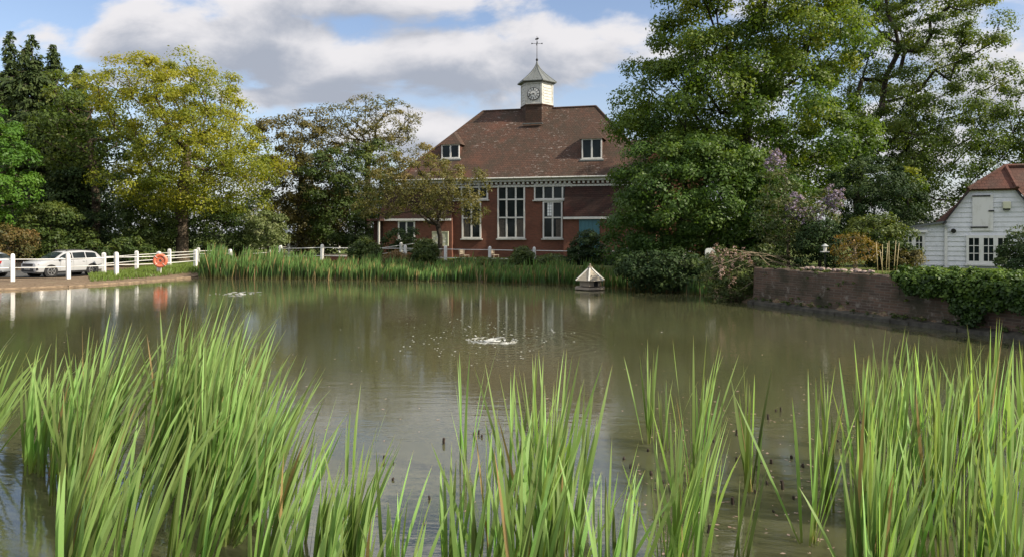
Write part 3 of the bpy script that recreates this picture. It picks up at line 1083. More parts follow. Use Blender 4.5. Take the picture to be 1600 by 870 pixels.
# rear wing and chimney at the right
wu0, wz0 = fac(982, 219, VB + 4)
wu1, _ = fac(1100, 219, VB + 4)
ww = MB().box((wu0 - 3, VB + 2.2, GZH - .3), (wu1, VB + 7, wz0 - 1.9)).build('rear_wing', M_brick, hall)
MB().slab([(wu0 - 3, VB + 1.6, wz0 - 1.6), (wu1, VB + 1.6, wz0 - 1.6), (wu1, VB + 4.4, wz0), (wu0 - 3, VB + 4.4, wz0)], .12).slab(
    [(wu0 - 3, VB + 4.4, wz0), (wu1, VB + 4.4, wz0), (wu1, VB + 7.4, wz0 - 1.6), (wu0 - 3, VB + 7.4, wz0 - 1.6)], .12).build('wing_roof', M['darktile'], ww)
c0 = fac(1013, 200, VB + 1.0)
c1 = fac(1034, 200, VB + 1.0)
ch = MB().box((c0[0], VB + .6, ZE - 2), (c1[0], VB + 1.7, c0[1]))
ch.box((c0[0] - .08, VB + .52, c0[1] - .35), (c1[0] + .08, VB + 1.78, c0[1] - .12))
ch = ch.build('chimney', M_brick, hall)
MB().lathe([(.14, 0), (.12, .45)], 12, 0, Matrix.Translation(((c0[0] + c1[0]) / 2, VB + 1.1, c0[1]))).build('chimney_pot', M['redtile'], ch)

# ------------------------------------------------------------------ white weatherboarded outbuilding on the right
SD = 28.3
SA = R(-27)
SO = W(1500, 365, SD)
SO.z = 0
SU = Vector((math.cos(SA), math.sin(SA), 0))
SV = Vector((-math.sin(SA), math.cos(SA), 0))


def shf(px, py, v=0.0):
    d = ray(px, py)
    t = (SO + SV * v - CAM).dot(SV) / d.dot(SV)
    p = CAM + d * t
    return (p - SO).dot(SU), p.z


shed = empty('weatherboarded_outbuilding', SO, SA, 'white weatherboarded outbuilding with red tiled half-hipped roof behind the ivy covered wall', 'outbuilding')
GS = 0.8
sA, sB = shf(1517.6, 295), shf(1583, 292.6)
sC = shf(1478, 346)
sD = (sB[0] + (sA[0] - sC[0]) * 1.05, sC[1] - .05)
sL = shf(1423, 356)
ztopw = (sA[1] + sB[1]) / 2


def clad(poly, v, parent, name, holes=(), step=0.185, lap=.028):
    """Lapped boards filling the polygon poly (u, z) on the plane v."""
    mb = MB()
    zmin, zmax = min(p[1] for p in poly), max(p[1] for p in poly)

    def span(z):
        xs = []
        for i in range(len(poly)):
            a, b = poly[i], poly[(i + 1) % len(poly)]
            if (a[1] > z) != (b[1] > z):
                xs.append(a[0] + (b[0] - a[0]) * (z - a[1]) / (b[1] - a[1]))
        return (min(xs), max(xs)) if len(xs) >= 2 else None
    z = zmin
    while z < zmax - .01:
        zt_ = min(z + step, zmax)
        s0, s1 = span(z + .002), span(zt_ - .002)
        if s0 and s1:
            j = random.uniform(-.006, .006)
            a0, a1, b0, b1 = s0[0], s0[1], s1[0], s1[1]
            mb.add([(a0, v - lap - .006 + j, z), (a1, v - lap - .006 - j, z), (b1, v - .006, zt_), (b0, v - .006, zt_), (a0, v, z), (a1, v, z), (b1, v, zt_), (b0, v, zt_)],
                   [(0, 1, 2, 3), (4, 5, 1, 0), (5, 6, 2, 1), (7, 4, 0, 3), (3, 2, 6, 7)])
        z = zt_
    return mb.build(name, M['board'], parent)


sw = clad([(sC[0], GS), (sD[0], GS), (sD[0], sD[1]), (sB[0], ztopw), (sA[0], ztopw), (sC[0], sC[1])], 0, shed, 'wall')
MB().box((sC[0] + .02, .003, GS - .2), (sD[0] - .02, 5.5, sC[1])).build('side_wall', M['board'], shed)
clad([(sL[0], GS), (sC[0] - .004, GS), (sC[0] - .004, sC[1] - .05), (sL[0], sL[1])], .06, shed, 'lean_to_wall')
MB().box((sL[0] + .02, .063, GS - .2), (sC[0] - .01, 4.2, sL[1] - .03)).build('lean_to_side', M['board'], shed)
MB().slab([(sL[0] - .15, -.16, sL[1] + .04), (sC[0] + .02, -.16, sC[1] + .02), (sC[0] + .02, 4.4, sC[1] + .02), (sL[0] - .15, 4.4, sL[1] + .04)], .08).build('lean_to_roof', M['lead'], shed)
pa = shf(1571, 260, .75)
Pap = (pa[0], .75, pa[1])
hipL, hipR = (sA[0] - .12, -.2, ztopw - .04), (sB[0] + .1, -.2, ztopw - .04)
vgL, vgR = (sC[0] - .12, -.14, sC[1] - .02), (sD[0] + .12, -.14, sD[1] - .02)
RB = 5.8
rfm = MB()
rfm.slab([hipL, hipR, Pap], .09)
rfm.slab([hipL, Pap, (Pap[0], RB, Pap[2]), (vgL[0], RB, vgL[2]), vgL], .09)
rgt = (Pap[0] + 3.2, 1.6, Pap[2] + .02)
rfm.slab([hipR, vgR, (vgR[0] + 2.2, .1, vgR[2]), rgt, Pap], .09)
rfm.slab([Pap, rgt, (rgt[0], RB, sD[1]), (Pap[0], RB, Pap[2])], .09)
srf = rfm.build('roof', M['redtile'], shed)
rr_ = MB()
for a, b in ((hipL, Pap), (hipR, Pap), (Pap, rgt)):
    rr_.tube([a, b], .085, 6)
rr_.build('ridge_tile', M['redtile'], srf)
for a, b in ((hipL, vgL), (hipR, vgR)):
    MB().bar(Vector(a) + Vector((0, .02, -.11)), Vector(b) + Vector((0, .02, -.11)), .12, .04).build('bargeboard', M['black'], srf)
MB().box((sD[0] + .01, .30, GS - .2), (vgR[0] + 2.0, 5.3, sD[1] - .12)).build('wing_wall', M['board'], shed)
# three-light casement
w0, w1 = shf(1511, 370), shf(1578, 411)


def small_window(parent, u0, u1, z0, z1, lights, rows, cols, v=-.04):
    g = MB().box((u0 + .02, v - .02, z0 + .02), (u1 - .02, v + .045, z1 - .02)).build('window', M['glass'], parent)
    f = MB()
    fw = .055
    f.box((u0 - .03, v - .05, z0 - .06), (u0 + fw, v - .001, z1 + .05))
    f.box((u1 - fw, v - .05, z0 - .06), (u1 + .03, v - .001, z1 + .05))
    f.box((u0 + fw, v - .05, z1 - fw), (u1 - fw, v - .001, z1 + .05))
    f.box((u0 + fw, v - .05, z0 - .06), (u1 - fw, v - .001, z0 + fw))
    for i in range(lights):
        a = u0 + (u1 - u0) * i / lights
        b = u0 + (u1 - u0) * (i + 1) / lights
        if i: f.box((a - .075, v - .05, z0 + fw), (a + .075, v - .001, z1 - fw))
        ia, ib = (a + .08 if i else a + fw), (b - .08 if i < lights - 1 else b - fw)
        for c in range(1, cols):
            x = ia + (ib - ia) * c / cols
            f.box((x - .014, v - .036, z0 + fw), (x + .014, v - .021, z1 - fw))
        for r in range(1, rows):
            z = z0 + fw + (z1 - z0 - 2 * fw) * r / rows
            f.box((ia, v - .038, z - .014), (ib, v - .0205, z + .014))
    f.build('frame', M['white'], g)
    MB().box((u0 - .08, v - .11, z0 - .12), (u1 + .08, v - .002, z0 - .063)).build('sill', M['white'], g)
    return g


small_window(shed, w0[0], w1[0], w1[1], w0[1], 3, 3, 2)
w0, w1 = shf(1428, 367), shf(1443.5, 402)
small_window(shed, w0[0] - .35, w1[0], w1[1], w0[1], 2, 3, 2, v=.02)
q0 = shf(1424, 361)
MB().box((q0[0] - .2, -.18, q0[1] - .06), (w1[0] + .12, -.03, q0[1] + .03)).build('window_hood', M['white'], shed)
h0, h1 = shf(1519, 305), shf(1551.5, 361)
ht = MB().box((h0[0], -.075, h1[1]), (h1[0], -.04, h0[1])).build('loft_hatch', M['white'], shed)
for x0, x1, y in ((1519, 1547, 307), (1516, 1543.5, 355.5), (1544, 1553, 330)):
    a, b = shf(x0, y), shf(x1, y)
    MB().box((a[0], -.10, a[1] - .028), (b[0], -.0765, a[1] + .028)).build('hinge', M['black'], ht)
b0, b1 = shf(1566, 315.5), shf(1578.5, 326.5)
bx = MB().box((b0[0], -.20, b1[1]), (b1[0], -.035, b0[1])).build('vent_box', M['cream'], shed, bevel=.02)
MB().box((b0[0] + .02, -.19, b1[1] - .05), (b1[0] - .02, -.05, b1[1] - .002)).build('vent_grille', M['black'], bx)
l0 = shf(1489.5, 360.5)
fl = MB().lathe([(.05, 0), (.085, .05), (.085, .14)], 14, 0, Matrix.Translation((l0[0], -.03, l0[1])) @ Matrix.Rotation(R(100), 4, 'X'))
fl.build('floodlight', M['black'], shed)
l0 = shf(1479, 354)
MB().lathe([(.05, 0), (.07, .06), (.06, .13)], 12, 0, Matrix.Translation((l0[0], -.03, l0[1])) @ Matrix.Rotation(R(100), 4, 'X')).build('alarm_bell', M['grey'], shed)
MB().box((sC[0] - .05, -.055, GS), (sC[0] + .05, -.034, sC[1] - .1)).build('corner_board', M['white'], shed)

# ------------------------------------------------------------------ old brick wall along the right bank
WL_LEN = (WALL_B - WALL_A).length + 3.5
wn = Vector((-wall_dir.y, wall_dir.x, 0))
if wn.x < 0: wn = -wn           # points away from the water
WALLTOP = [(0.0, 1.22), (0.25, 1.24), (0.5, 1.26), (0.75, 1.27), (1.0, 1.27)]


def build_wall():
    root = empty('garden_wall', WALL_A + wn * .0, 0, 'old mossy brick retaining wall rising from the water at the right bank', 'wall')
    mb = MB()
    n = 46
    rows = []
    for i in range(n + 1):
        s = WL_LEN * i / n
        c = wall_dir * s
        zt_ = 1.24 + .03 * math.sin(i * .5) + random.uniform(-.04, .035)
        off = random.uniform(-.02, .02)
        rows.append([c + wn * (-.02 + off) + Vector((0, 0, -.6)), c + wn * (.03 + off) + Vector((0, 0, .55)), c + wn * (.05 + off) + Vector((0, 0, zt_ - .03)),
                     c + wn * (.10 + off) + Vector((0, 0, zt_)), c + wn * (.40 + off) + Vector((0, 0, zt_)), c + wn * .42 + Vector((0, 0, -.6))])
    k = 6
    vs = [p for r in rows for p in r]
    fs = [(i * k + j, (i + 1) * k + j, (i + 1) * k + j + 1, i * k + j + 1) for i in range(n) for j in range(k - 1)]
    fs += [tuple(range(k)), tuple(n * k + j for j in range(k - 1, -1, -1))]
    mb.add(vs, fs)
    mb.build('brickwork', M['oldbrick'], root)
    pl = MB()
    for i in range(n):
        a, b = wall_dir * (WL_LEN * i / n), wall_dir * (WL_LEN * (i + 1) / n)
        j = random.uniform(-.02, .02)
        pl.add([a - wn * .0 + Vector((0, 0, -.5)), a - wn * (.24 + j) + Vector((0, 0, -.5)), a - wn * (.22 + j) + Vector((0, 0, .10)), a - wn * .0 + Vector((0, 0, .16)),
                b - wn * .0 + Vector((0, 0, -.5)), b - wn * (.24 + j) + Vector((0, 0, -.5)), b - wn * (.22 + j) + Vector((0, 0, .10)), b - wn * .0 + Vector((0, 0, .16))],
               [(1, 5, 6, 2), (2, 6, 7, 3)])
    pl.build('footing', plain('damp_footing', (0.048, 0.045, 0.034), 0.8, 0.5, 5, bump=.5), root)
    rm_ = np.random.default_rng(66)
    C = []
    for _ in range(240):
        s_ = rm_.uniform(0, WL_LEN)
        on_top = rm_.uniform() < .6
        z = 1.25 if on_top else rm_.choice([.18, .2, rm_.uniform(.25, 1.2)])
        C.append(np.array(wall_dir * s_ + wn * (rm_.uniform(.04, .4) if on_top else (-.03 if z > .22 else -.12)) + Vector((0, 0, z))))
    C = np.array(C)
    V, Q, t = leaves_at(C, .075, 30, .045, 67, C.mean(0), flat=.8, outw=0, asp=.8)
    fast_mesh('moss', V, Q, L['understory'], root, tint=t)
    return root


# ------------------------------------------------------------------ plants
def poly_np(pts):
    return np.array(pts, float)


def in_poly(P, x, y):
    c = np.zeros(x.shape, bool)
    n = len(P)
    for i in range(n):
        a, b = P[i], P[(i + 1) % n]
        k = (a[1] > y) != (b[1] > y)
        with np.errstate(divide='ignore', invalid='ignore'):
            xi = (b[0] - a[0]) * (y - a[1]) / (b[1] - a[1]) + a[0]
        c ^= k & (x < xi)
    return c


def edge_dist(P, x, y):
    best = np.full(x.shape, 1e9)
    n = len(P)
    for i in range(n):
        a, b = P[i], P[(i + 1) % n]
        d = b - a
        t = np.clip(((x - a[0]) * d[0] + (y - a[1]) * d[1]) / max(d @ d, 1e-9), 0, 1)
        best = np.minimum(best, np.hypot(x - a[0] - t * d[0], y - a[1] - t * d[1]))
    return best


def sample_crown(outline, d, n, half_depth, shell=0.35, seed=0, margin=0.0):
    """Clump centres filling a crown whose outline is given in photo pixels at distance d; the crown has its real depth."""
    r = np.random.default_rng(seed)
    P = poly_np(outline)
    P = np.stack([(P[:, 0] - 800) * d / F, HC + (HY - P[:, 1]) * d / F], 1)
    lo, hi = P.min(0), P.max(0)
    out = []
    cand = r.uniform(lo, hi, (n * 60, 2))
    cand = cand[in_poly(P, cand[:, 0], cand[:, 1])]
    e = edge_dist(P, cand[:, 0], cand[:, 1])
    k_ = e > min(margin, e.max() * .4)
    cand, e = cand[k_], e[k_]
    Rm = e.max()
    t = np.clip(e / Rm, 0, 1)
    prof = np.sqrt(np.clip(1 - (1 - t) ** 2, 0.02, 1))
    dep = r.uniform(-1, 1, len(cand))
    # favour the shell of the crown
    dep = np.sign(dep) * np.abs(dep) ** shell * prof * half_depth
    pts = np.stack([cand[:, 0], d + dep, cand[:, 1]], 1)
    area = abs(np.sum(P[:, 0] * np.roll(P[:, 1], -1) - P[:, 1] * np.roll(P[:, 0], -1))) / 2
    vol = area * half_depth * 1.3
    md = 0.85 * (vol / n) ** (1 / 3)
    keep = []
    K = np.zeros((0, 3))
    for p in pts:
        if len(keep) >= n: break
        if len(keep) == 0 or np.min(((K - p) ** 2).sum(1)) > md * md * (0.45 if len(keep) > n * .8 else 1.0):
            keep.append(p)
            K = np.array(keep)
    return K


def leaves_at(C, cr, nper, ls, seed, centre, flat=0.62, up=0.45, outw=0.5, asp=0.55, normal_jit=0.4, tip=None):
    """Leaf rhombs on little domes round the clump centres C. Returns verts, quads, tint."""
    r = np.random.default_rng(seed)
    n = len(C)
    cnt = np.maximum(3, (nper * r.uniform(.55, 1.4, n))).astype(int)
    id_ = np.repeat(np.arange(n), cnt)
    m = len(id_)
    o = C - centre
    o /= np.linalg.norm(o, axis=1)[:, None] + 1e-6
    g = r.normal(size=(m, 3))
    g /= np.linalg.norm(g, axis=1)[:, None]
    d = g + o[id_] * outw + np.array([0, 0, up])
    d /= np.linalg.norm(d, axis=1)[:, None]
    rad = cr * r.uniform(.6, 1.35, n)[id_] * r.uniform(.25, 1, m) ** .5
    pos = C[id_] + d * rad[:, None] * np.array([1, 1, flat]) + r.normal(size=(m, 3)) * cr * .10
    nr = d + normal_jit * r.normal(size=(m, 3)) + np.array([0, 0, .35])
    nr /= np.linalg.norm(nr, axis=1)[:, None]
    t = np.cross(nr, r.normal(size=(m, 3)))
    t /= np.linalg.norm(t, axis=1)[:, None] + 1e-9
    b = np.cross(nr, t)
    l = ls * r.uniform(.55, 1.25, m)
    w = l * asp * r.uniform(.8, 1.2, m)
    V = np.stack([pos - t * l[:, None] * .5, pos + b * w[:, None] * .5, pos + t * l[:, None] * .5 - nr * (l * .12)[:, None], pos - b * w[:, None] * .5], 1).reshape(-1, 3)
    Q = np.arange(m * 4).reshape(-1, 4)
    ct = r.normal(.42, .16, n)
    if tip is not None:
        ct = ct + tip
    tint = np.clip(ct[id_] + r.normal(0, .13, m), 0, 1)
    return V, Q, tint


def branches(root_pts, C, seed, tip_r=.018, pipe=2.25, seg=0.9, wob=.10, alpha=.28, max_r=None):
    """Limbs that join a trunk polyline to every clump centre: each clump hangs on the node that makes the shortest way back."""
    r = np.random.default_rng(seed)
    nodes = [np.array(p, float) for p in root_pts]
    par = [-1] + list(range(len(nodes) - 1))
    plen = [0.0]
    for i in range(1, len(nodes)):
        plen.append(plen[-1] * 1 + np.linalg.norm(nodes[i] - nodes[i - 1]) * .3)
    trunk_n = len(nodes)
    free_from = max(0, trunk_n - max(2, trunk_n // 2))
    order = np.argsort(np.linalg.norm(C - nodes[-1], axis=1))
    A = np.array(nodes)
    PL = np.array(plen)
    ok = np.arange(len(nodes)) >= free_from
    for i in order:
        c = C[i]
        dist = np.linalg.norm(A - c, axis=1)
        cost = dist + alpha * PL + np.where(ok, 0, 1e6) + np.clip(A[:, 2] - c[2], 0, None) * .5
        j = int(np.argmin(cost))
        L_ = dist[j]
        k = max(1, int(L_ / seg))
        prev = j
        newp, newl = [], []
        for s in range(1, k + 1):
            f = s / k
            p = A[j] * (1 - f) + c * f
            p = p + r.normal(size=3) * wob * L_ * .35 * math.sin(math.pi * f) + np.array([0, 0, -.10 * L_ * math.sin(math.pi * f)])
            nodes.append(p)
            par.append(prev)
            newp.append(p)
            newl.append(PL[j] + L_ * f)
            prev = len(nodes) - 1
        A = np.vstack([A, np.array(newp)])
        PL = np.concatenate([PL, newl])
        ok = np.concatenate([ok, np.ones(len(newp), bool)])
    n = len(nodes)
    acc = np.zeros(n)
    child = np.zeros(n, int)
    for i in range(n - 1, -1, -1):
        if child[i] == 0: acc[i] = tip_r ** pipe
        rr0 = acc[i]
        if par[i] >= 0:
            acc[par[i]] += rr0
            child[par[i]] += 1
    rad = acc ** (1 / pipe)
    return np.array(nodes), par, rad, trunk_n


def limb_mesh(nodes, par, rad, trunk_r, trunk_n, name, mat, parent, flare=1.35):
    if trunk_r:
        k = trunk_r / max(rad[:trunk_n].max(), 1e-6)
        rad = np.maximum(rad * k * (rad / rad[:trunk_n].max()) ** .30, .011)
    V, Q = [], []
    off = 0
    for i, p in enumerate(par):
        if p < 0: continue
        a, b = nodes[p], nodes[i]
        d = b - a
        L_ = np.linalg.norm(d)
        if L_ < 1e-6: continue
        d = d / L_
        ra, rb = rad[p], rad[i]
        if p >= trunk_n or i >= trunk_n:
            ra = min(ra, rb * 1.25)
        if p == 0: ra *= flare
        x = np.cross(d, [0.3, .9, .2])
        x /= np.linalg.norm(x)
        y = np.cross(d, x)
        n = 8 if rb > .08 else (5 if rb > .03 else 3)
        ang = np.arange(n) * 2 * math.pi / n
        ring = np.cos(ang)[:, None] * x + np.sin(ang)[:, None] * y
        a2, b2 = a - d * ra * .3, b + d * rb * .3
        V.append(np.vstack([a2 + ring * ra, b2 + ring * rb]))
        k0 = np.arange(n)
        k1 = (k0 + 1) % n
        Q.append(np.stack([k0, k1, k1 + n, k0 + n], 1) + off)
        off += 2 * n
    o = fast_mesh(name, np.vstack(V), np.vstack(Q), mat, parent)
    o.data.polygons.foreach_set('use_smooth', [True] * len(o.data.polygons))
    return o


def tree(name, label, cat, outline, d, half, base_px, trunk_px, n, nper, ls, cr, leaf, bark, trunk_r, seed, group=None, shell=.45,
         bare=0.0, tip_up=0.0, parts=('crown', 'trunk'), tip_r=.016, flat=.62, base_z=None, alpha=.28, up=.45, outw=.5, yoff=0.0, asp=.55, mg=.15):
    """A tree: trunk and limbs, and a crown of leaf clumps."""
    bx = (base_px - 800) * d / F
    z0 = ground_z(bx, d) if base_z is None else base_z
    base = Vector((bx, d, z0 - .1))
    root = empty(name, base, 0, label, cat, group)
    C = sample_crown(outline, d, n, half, shell, seed, cr * mg)
    tp = [np.array(base)] + [np.array(W(px, py, d + yoff)) for px, py in trunk_px]
    pts = [tp[0]]
    for a, b in zip(tp[:-1], tp[1:]):
        k = max(1, int(np.linalg.norm(b - a) / .9))
        for i in range(1, k + 1): pts.append(a + (b - a) * i / k)
    nodes, par, rad, tn = branches(pts, C, seed + 1, tip_r, alpha=alpha)
    b0 = np.array(base)
    limb_mesh(nodes - b0, par, rad, trunk_r, tn, parts[1], bark, root)
    r = np.random.default_rng(seed + 2)
    Cl = C[r.uniform(size=len(C)) > bare] if bare else C
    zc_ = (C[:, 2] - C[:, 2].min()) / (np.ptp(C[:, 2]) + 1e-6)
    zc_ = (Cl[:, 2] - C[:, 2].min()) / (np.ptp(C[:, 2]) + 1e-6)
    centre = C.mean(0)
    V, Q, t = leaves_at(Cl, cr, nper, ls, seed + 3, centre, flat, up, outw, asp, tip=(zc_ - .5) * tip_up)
    fast_mesh(parts[0], V - b0, Q, leaf, root, tint=t)
    return root, C, nodes


FOL, STM = ('foliage', 'stem'), None


def shrub(name, label, outline, d, half, n, nper, ls, cr, leaf, seed, cat='shrub', group=None, bark=None, base_px=None, base_z=None, **kw):
    P = poly_np(outline)
    bp = base_px if base_px is not None else P[:, 0].mean()
    by = P[:, 1].max()
    z_top = by - (by - P[:, 1].min()) * .35
    return tree(name, label, cat, outline, d, half, bp, [(bp, z_top)], n, nper, ls, cr, leaf, bark or M['darkbark'], .06, seed, group, parts=('foliage', 'stem'),
                base_z=base_z, **kw)


# the yellow-green maple on the left
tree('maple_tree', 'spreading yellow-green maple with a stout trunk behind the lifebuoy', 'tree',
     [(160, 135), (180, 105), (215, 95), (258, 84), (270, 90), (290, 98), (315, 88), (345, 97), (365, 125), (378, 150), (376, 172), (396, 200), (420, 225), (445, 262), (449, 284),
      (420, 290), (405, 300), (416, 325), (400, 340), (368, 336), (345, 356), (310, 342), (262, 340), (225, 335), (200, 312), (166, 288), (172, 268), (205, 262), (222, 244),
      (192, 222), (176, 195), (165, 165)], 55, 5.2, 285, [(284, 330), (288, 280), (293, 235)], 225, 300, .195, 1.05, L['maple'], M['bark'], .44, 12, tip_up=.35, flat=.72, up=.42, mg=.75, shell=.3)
tree('maple_tree', 'half hidden yellowish maple between the dark conifers and the big maple', 'tree',
     [(70, 200), (85, 170), (110, 120), (140, 108), (165, 140), (180, 190), (225, 225), (215, 262), (170, 285), (120, 275), (80, 262), (68, 230)], 58, 3.5, 150, [(150, 300), (140, 220)],
     80, 130, .28, 1.15, L['fine'], M['bark'], .3, 21, tip_up=.4)


# dark conifers at the far left
def conifer(label, px, top, base_y, d, wid, seed, n_wh=46):
    r = np.random.default_rng(seed)
    b = W(px, base_y, d)
    z0 = ground_z(b.x, d) - .1
    zt_ = W(px, top, d).z
    H = zt_ - z0
    root = empty('conifer_tree', (b.x, d, z0), 0, label, 'tree', 'dark conifers at the left')
    tr = MB()
    tr.tube([(0, 0, 0), (.05, 0, H * .5), (0, 0, H * .98)], [.32, .18, .02], 8)
    pos, nr, tg, ln, tint = [], [], [], [], []
    for i in range(n_wh):
        f = .06 + .94 * (i / n_wh) ** .9
        z = H * f
        Lb = wid * min((1 - f) * 1.7, (1 - f) ** .55 * .85) * r.uniform(.6, 1.2) + .14
        for k in range(r.integers(5, 8)):
            a = r.uniform(0, 2 * math.pi)
            L_ = Lb * r.uniform(.65, 1.15)
            dirv = np.array([math.cos(a), math.sin(a), 0])
            pts = []
            for s in np.linspace(0, 1, 7):
                pts.append(np.array([0, 0, z]) + dirv * L_ * s + np.array([0, 0, .28 * L_ * s - .42 * L_ * s * s]))
            if L_ > .8: tr.tube([Vector(p) for p in pts[::2]], [.05, .035, .02, .008], 3, cap=False)
            m = int(34 * L_ + 12)
            s = r.uniform(.12, 1.05, m)
            side = np.array([-dirv[1], dirv[0], 0])
            p = np.array([0, 0, z])[None] + dirv[None] * (L_ * s)[:, None] + np.array([0, 0, 1])[None] * (.28 * L_ * s - .42 * L_ * s * s)[:, None]
            p += side[None] * (r.normal(size=m) * .20 * L_ * (1.05 - .6 * s))[:, None]
            p[:, 2] -= np.abs(r.normal(size=m)) * .22
            pos.append(p)
            tg.append(dirv[None] * .5 + r.normal(size=(m, 3)) * .45 + np.array([0, 0, -.75]))
            nr.append(dirv[None] * .5 + r.normal(size=(m, 3)) * .5 + np.array([0, 0, .6]))
            ln.append(r.uniform(.25, .55, m) * (.45 + .55 * min(1, L_ / 1.2)))
            tint.append(np.clip(r.normal(.4, .15) + r.normal(0, .12, m) + .25 * (s - .5), 0, 1))
    pos, nr, tg, ln, tint = np.vstack(pos), np.vstack(nr), np.vstack(tg), np.concatenate(ln), np.concatenate(tint)
    tg /= np.linalg.norm(tg, axis=1)[:, None]
    bt = np.cross(nr, tg)
    bt /= np.linalg.norm(bt, axis=1)[:, None] + 1e-9
    w = (ln * .22)[:, None]
    V = np.stack([pos, pos + tg * ln[:, None] * .4 + bt * w, pos + tg * ln[:, None], pos + tg * ln[:, None] * .4 - bt * w], 1).reshape(-1, 3)
    fast_mesh('crown', V, np.arange(len(V)).reshape(-1, 4), L['conifer'], root, tint=tint)
    tr.build('trunk', M['darkbark'], root, fix=False)


conifer('tallest dark conifer with a drooping tip at the far left', 50, 48, 400, 60, 4.0, 31)
conifer('dark conifer leaning clear of the tallest one, at the left frame edge', 16, 42, 400, 64, 3.2, 32)
conifer('dark conifer just right of the tallest conifer', 84, 64, 400, 61, 3.8, 33)
conifer('shortest dark conifer beside the yellowish maple', 122, 96, 400, 62, 3.6, 34)
conifer('dark conifer cut by the left edge of the photo', -22, 95, 400, 62, 3.6, 35)

tree('broadleaf_tree', 'bright fresh green tree cut by the left edge above the parked cars', 'tree',
     [(-70, 190), (-20, 170), (10, 180), (28, 205), (36, 240), (30, 265), (40, 290), (30, 325), (5, 345), (-60, 345)], 48, 2.6, -25, [(-25, 330), (-22, 280)], 75, 210, .22, .72, L['bright'], M['bark'], .22, 41)
shrub('laurel', 'large dark laurel mass under the conifers behind the white car', [(55, 300), (90, 275), (140, 260), (190, 275), (235, 290), (262, 330), (268, 395), (180, 402), (90, 402), (50, 390)], 57.5, 3.0,
      95, 190, .26, 1.0, L['laurel'], 51)
shrub('shrub', 'dark green shrub beneath the big maple left of its trunk', [(195, 320), (225, 310), (262, 330), (272, 360), (270, 398), (200, 402), (180, 380)], 54, 1.6, 40, 170, .22, .7, L['understory'], 52)
shrub('shrub', 'sunny green shrub behind the roof of the white car', [(30, 345), (60, 325), (95, 318), (125, 335), (135, 372), (110, 392), (40, 392), (22, 370)], 51, 1.6, 42, 170, .22, .7, L['understory'], 53, tip_up=.5)
shrub('shrub', 'reddish brown leaved shrub behind the silver car', [(-30, 360), (0, 355), (35, 360), (50, 375), (48, 395), (20, 405), (-30, 405)], 46.5, 1.2, 34, 150, .18, .55, L['russet'], 54)
shrub('shrub', 'low leafy shrub in front of the laurel behind the white car', [(48, 385), (90, 372), (150, 378), (210, 372), (240, 385), (250, 405), (60, 412)], 49.5, .9, 38, 150, .2, .55, L['understory'], 55)
shrub('shrub', 'broad green shrub right of the maple trunk', [(298, 345), (330, 325), (365, 330), (395, 335), (420, 345), (425, 385), (370, 396), (298, 396)], 57, 2.0, 55, 170, .22, .75, L['understory'], 56, tip_up=.3)
shrub('shrub', 'pale variegated shrub behind the far end of the lane fence', [(382, 345), (410, 330), (440, 340), (450, 365), (440, 388), (390, 392)], 55, 1.2, 30, 150, .2, .6, L['variegated'], 57)

# the dark trees left of the hall
tree('ivy_clad_tree', 'olive brown tree with a ragged top between the maple and the bare topped tree', 'tree',
     [(412, 205), (430, 185), (470, 182), (498, 172), (520, 200), (532, 250), (540, 320), (545, 385), (470, 392), (425, 385), (420, 330), (405, 270), (414, 235)], 68, 4.2, 470, [(470, 330), (470, 260)],
     130, 200, .27, 1.05, L['olive'], M['darkbark'], .34, 61, tip_up=.3)
tree('bare_topped_tree', 'thinly leaved tree whose twiggy top shows against the clouds left of the hall', 'tree',
     [(492, 190), (505, 168), (540, 162), (565, 155), (592, 150), (625, 160), (650, 172), (662, 185), (648, 205), (640, 230), (600, 240), (545, 245), (505, 240)], 70, 4.0, 575, [(575, 330), (574, 260), (580, 225)],
     170, 62, .20, .70, L['bronze'], M['darkbark'], .30, 62, tip_r=.020)
shrub('ivy_clad_tree', 'dense dark ivy clad mass beside the hall porch', [(478, 265), (505, 235), (560, 228), (610, 222), (625, 250), (605, 300), (598, 345), (590, 392), (500, 395), (480, 340)], 66, 3.4,
      115, 210, .25, 1.0, L['understory'], 63, cat='tree', tip_up=.3)
tree('apple_tree', 'small gnarled tree with bronze green leaves in front of the hall', 'tree',
     [(560, 300), (572, 270), (600, 250), (630, 235), (660, 228), (690, 240), (715, 262), (745, 262), (766, 285), (752, 310), (758, 335), (748, 352), (720, 345), (700, 330), (672, 352), (640, 335), (600, 345),
      (560, 335)], 50, 3.2, 687, [(688, 372), (684, 352)], 190, 95, .16, .54, L['bronze'], M['darkbark'], .17, 64, tip_r=.013, tip_up=.45, alpha=.2)
shrub('shrub', 'dark low shrub against the hall wall under the small casement window', [(600, 372), (620, 360), (650, 360), (655, 385), (640, 395), (600, 395)], 54, .8, 22, 140, .17, .5, L['laurel'], 65)

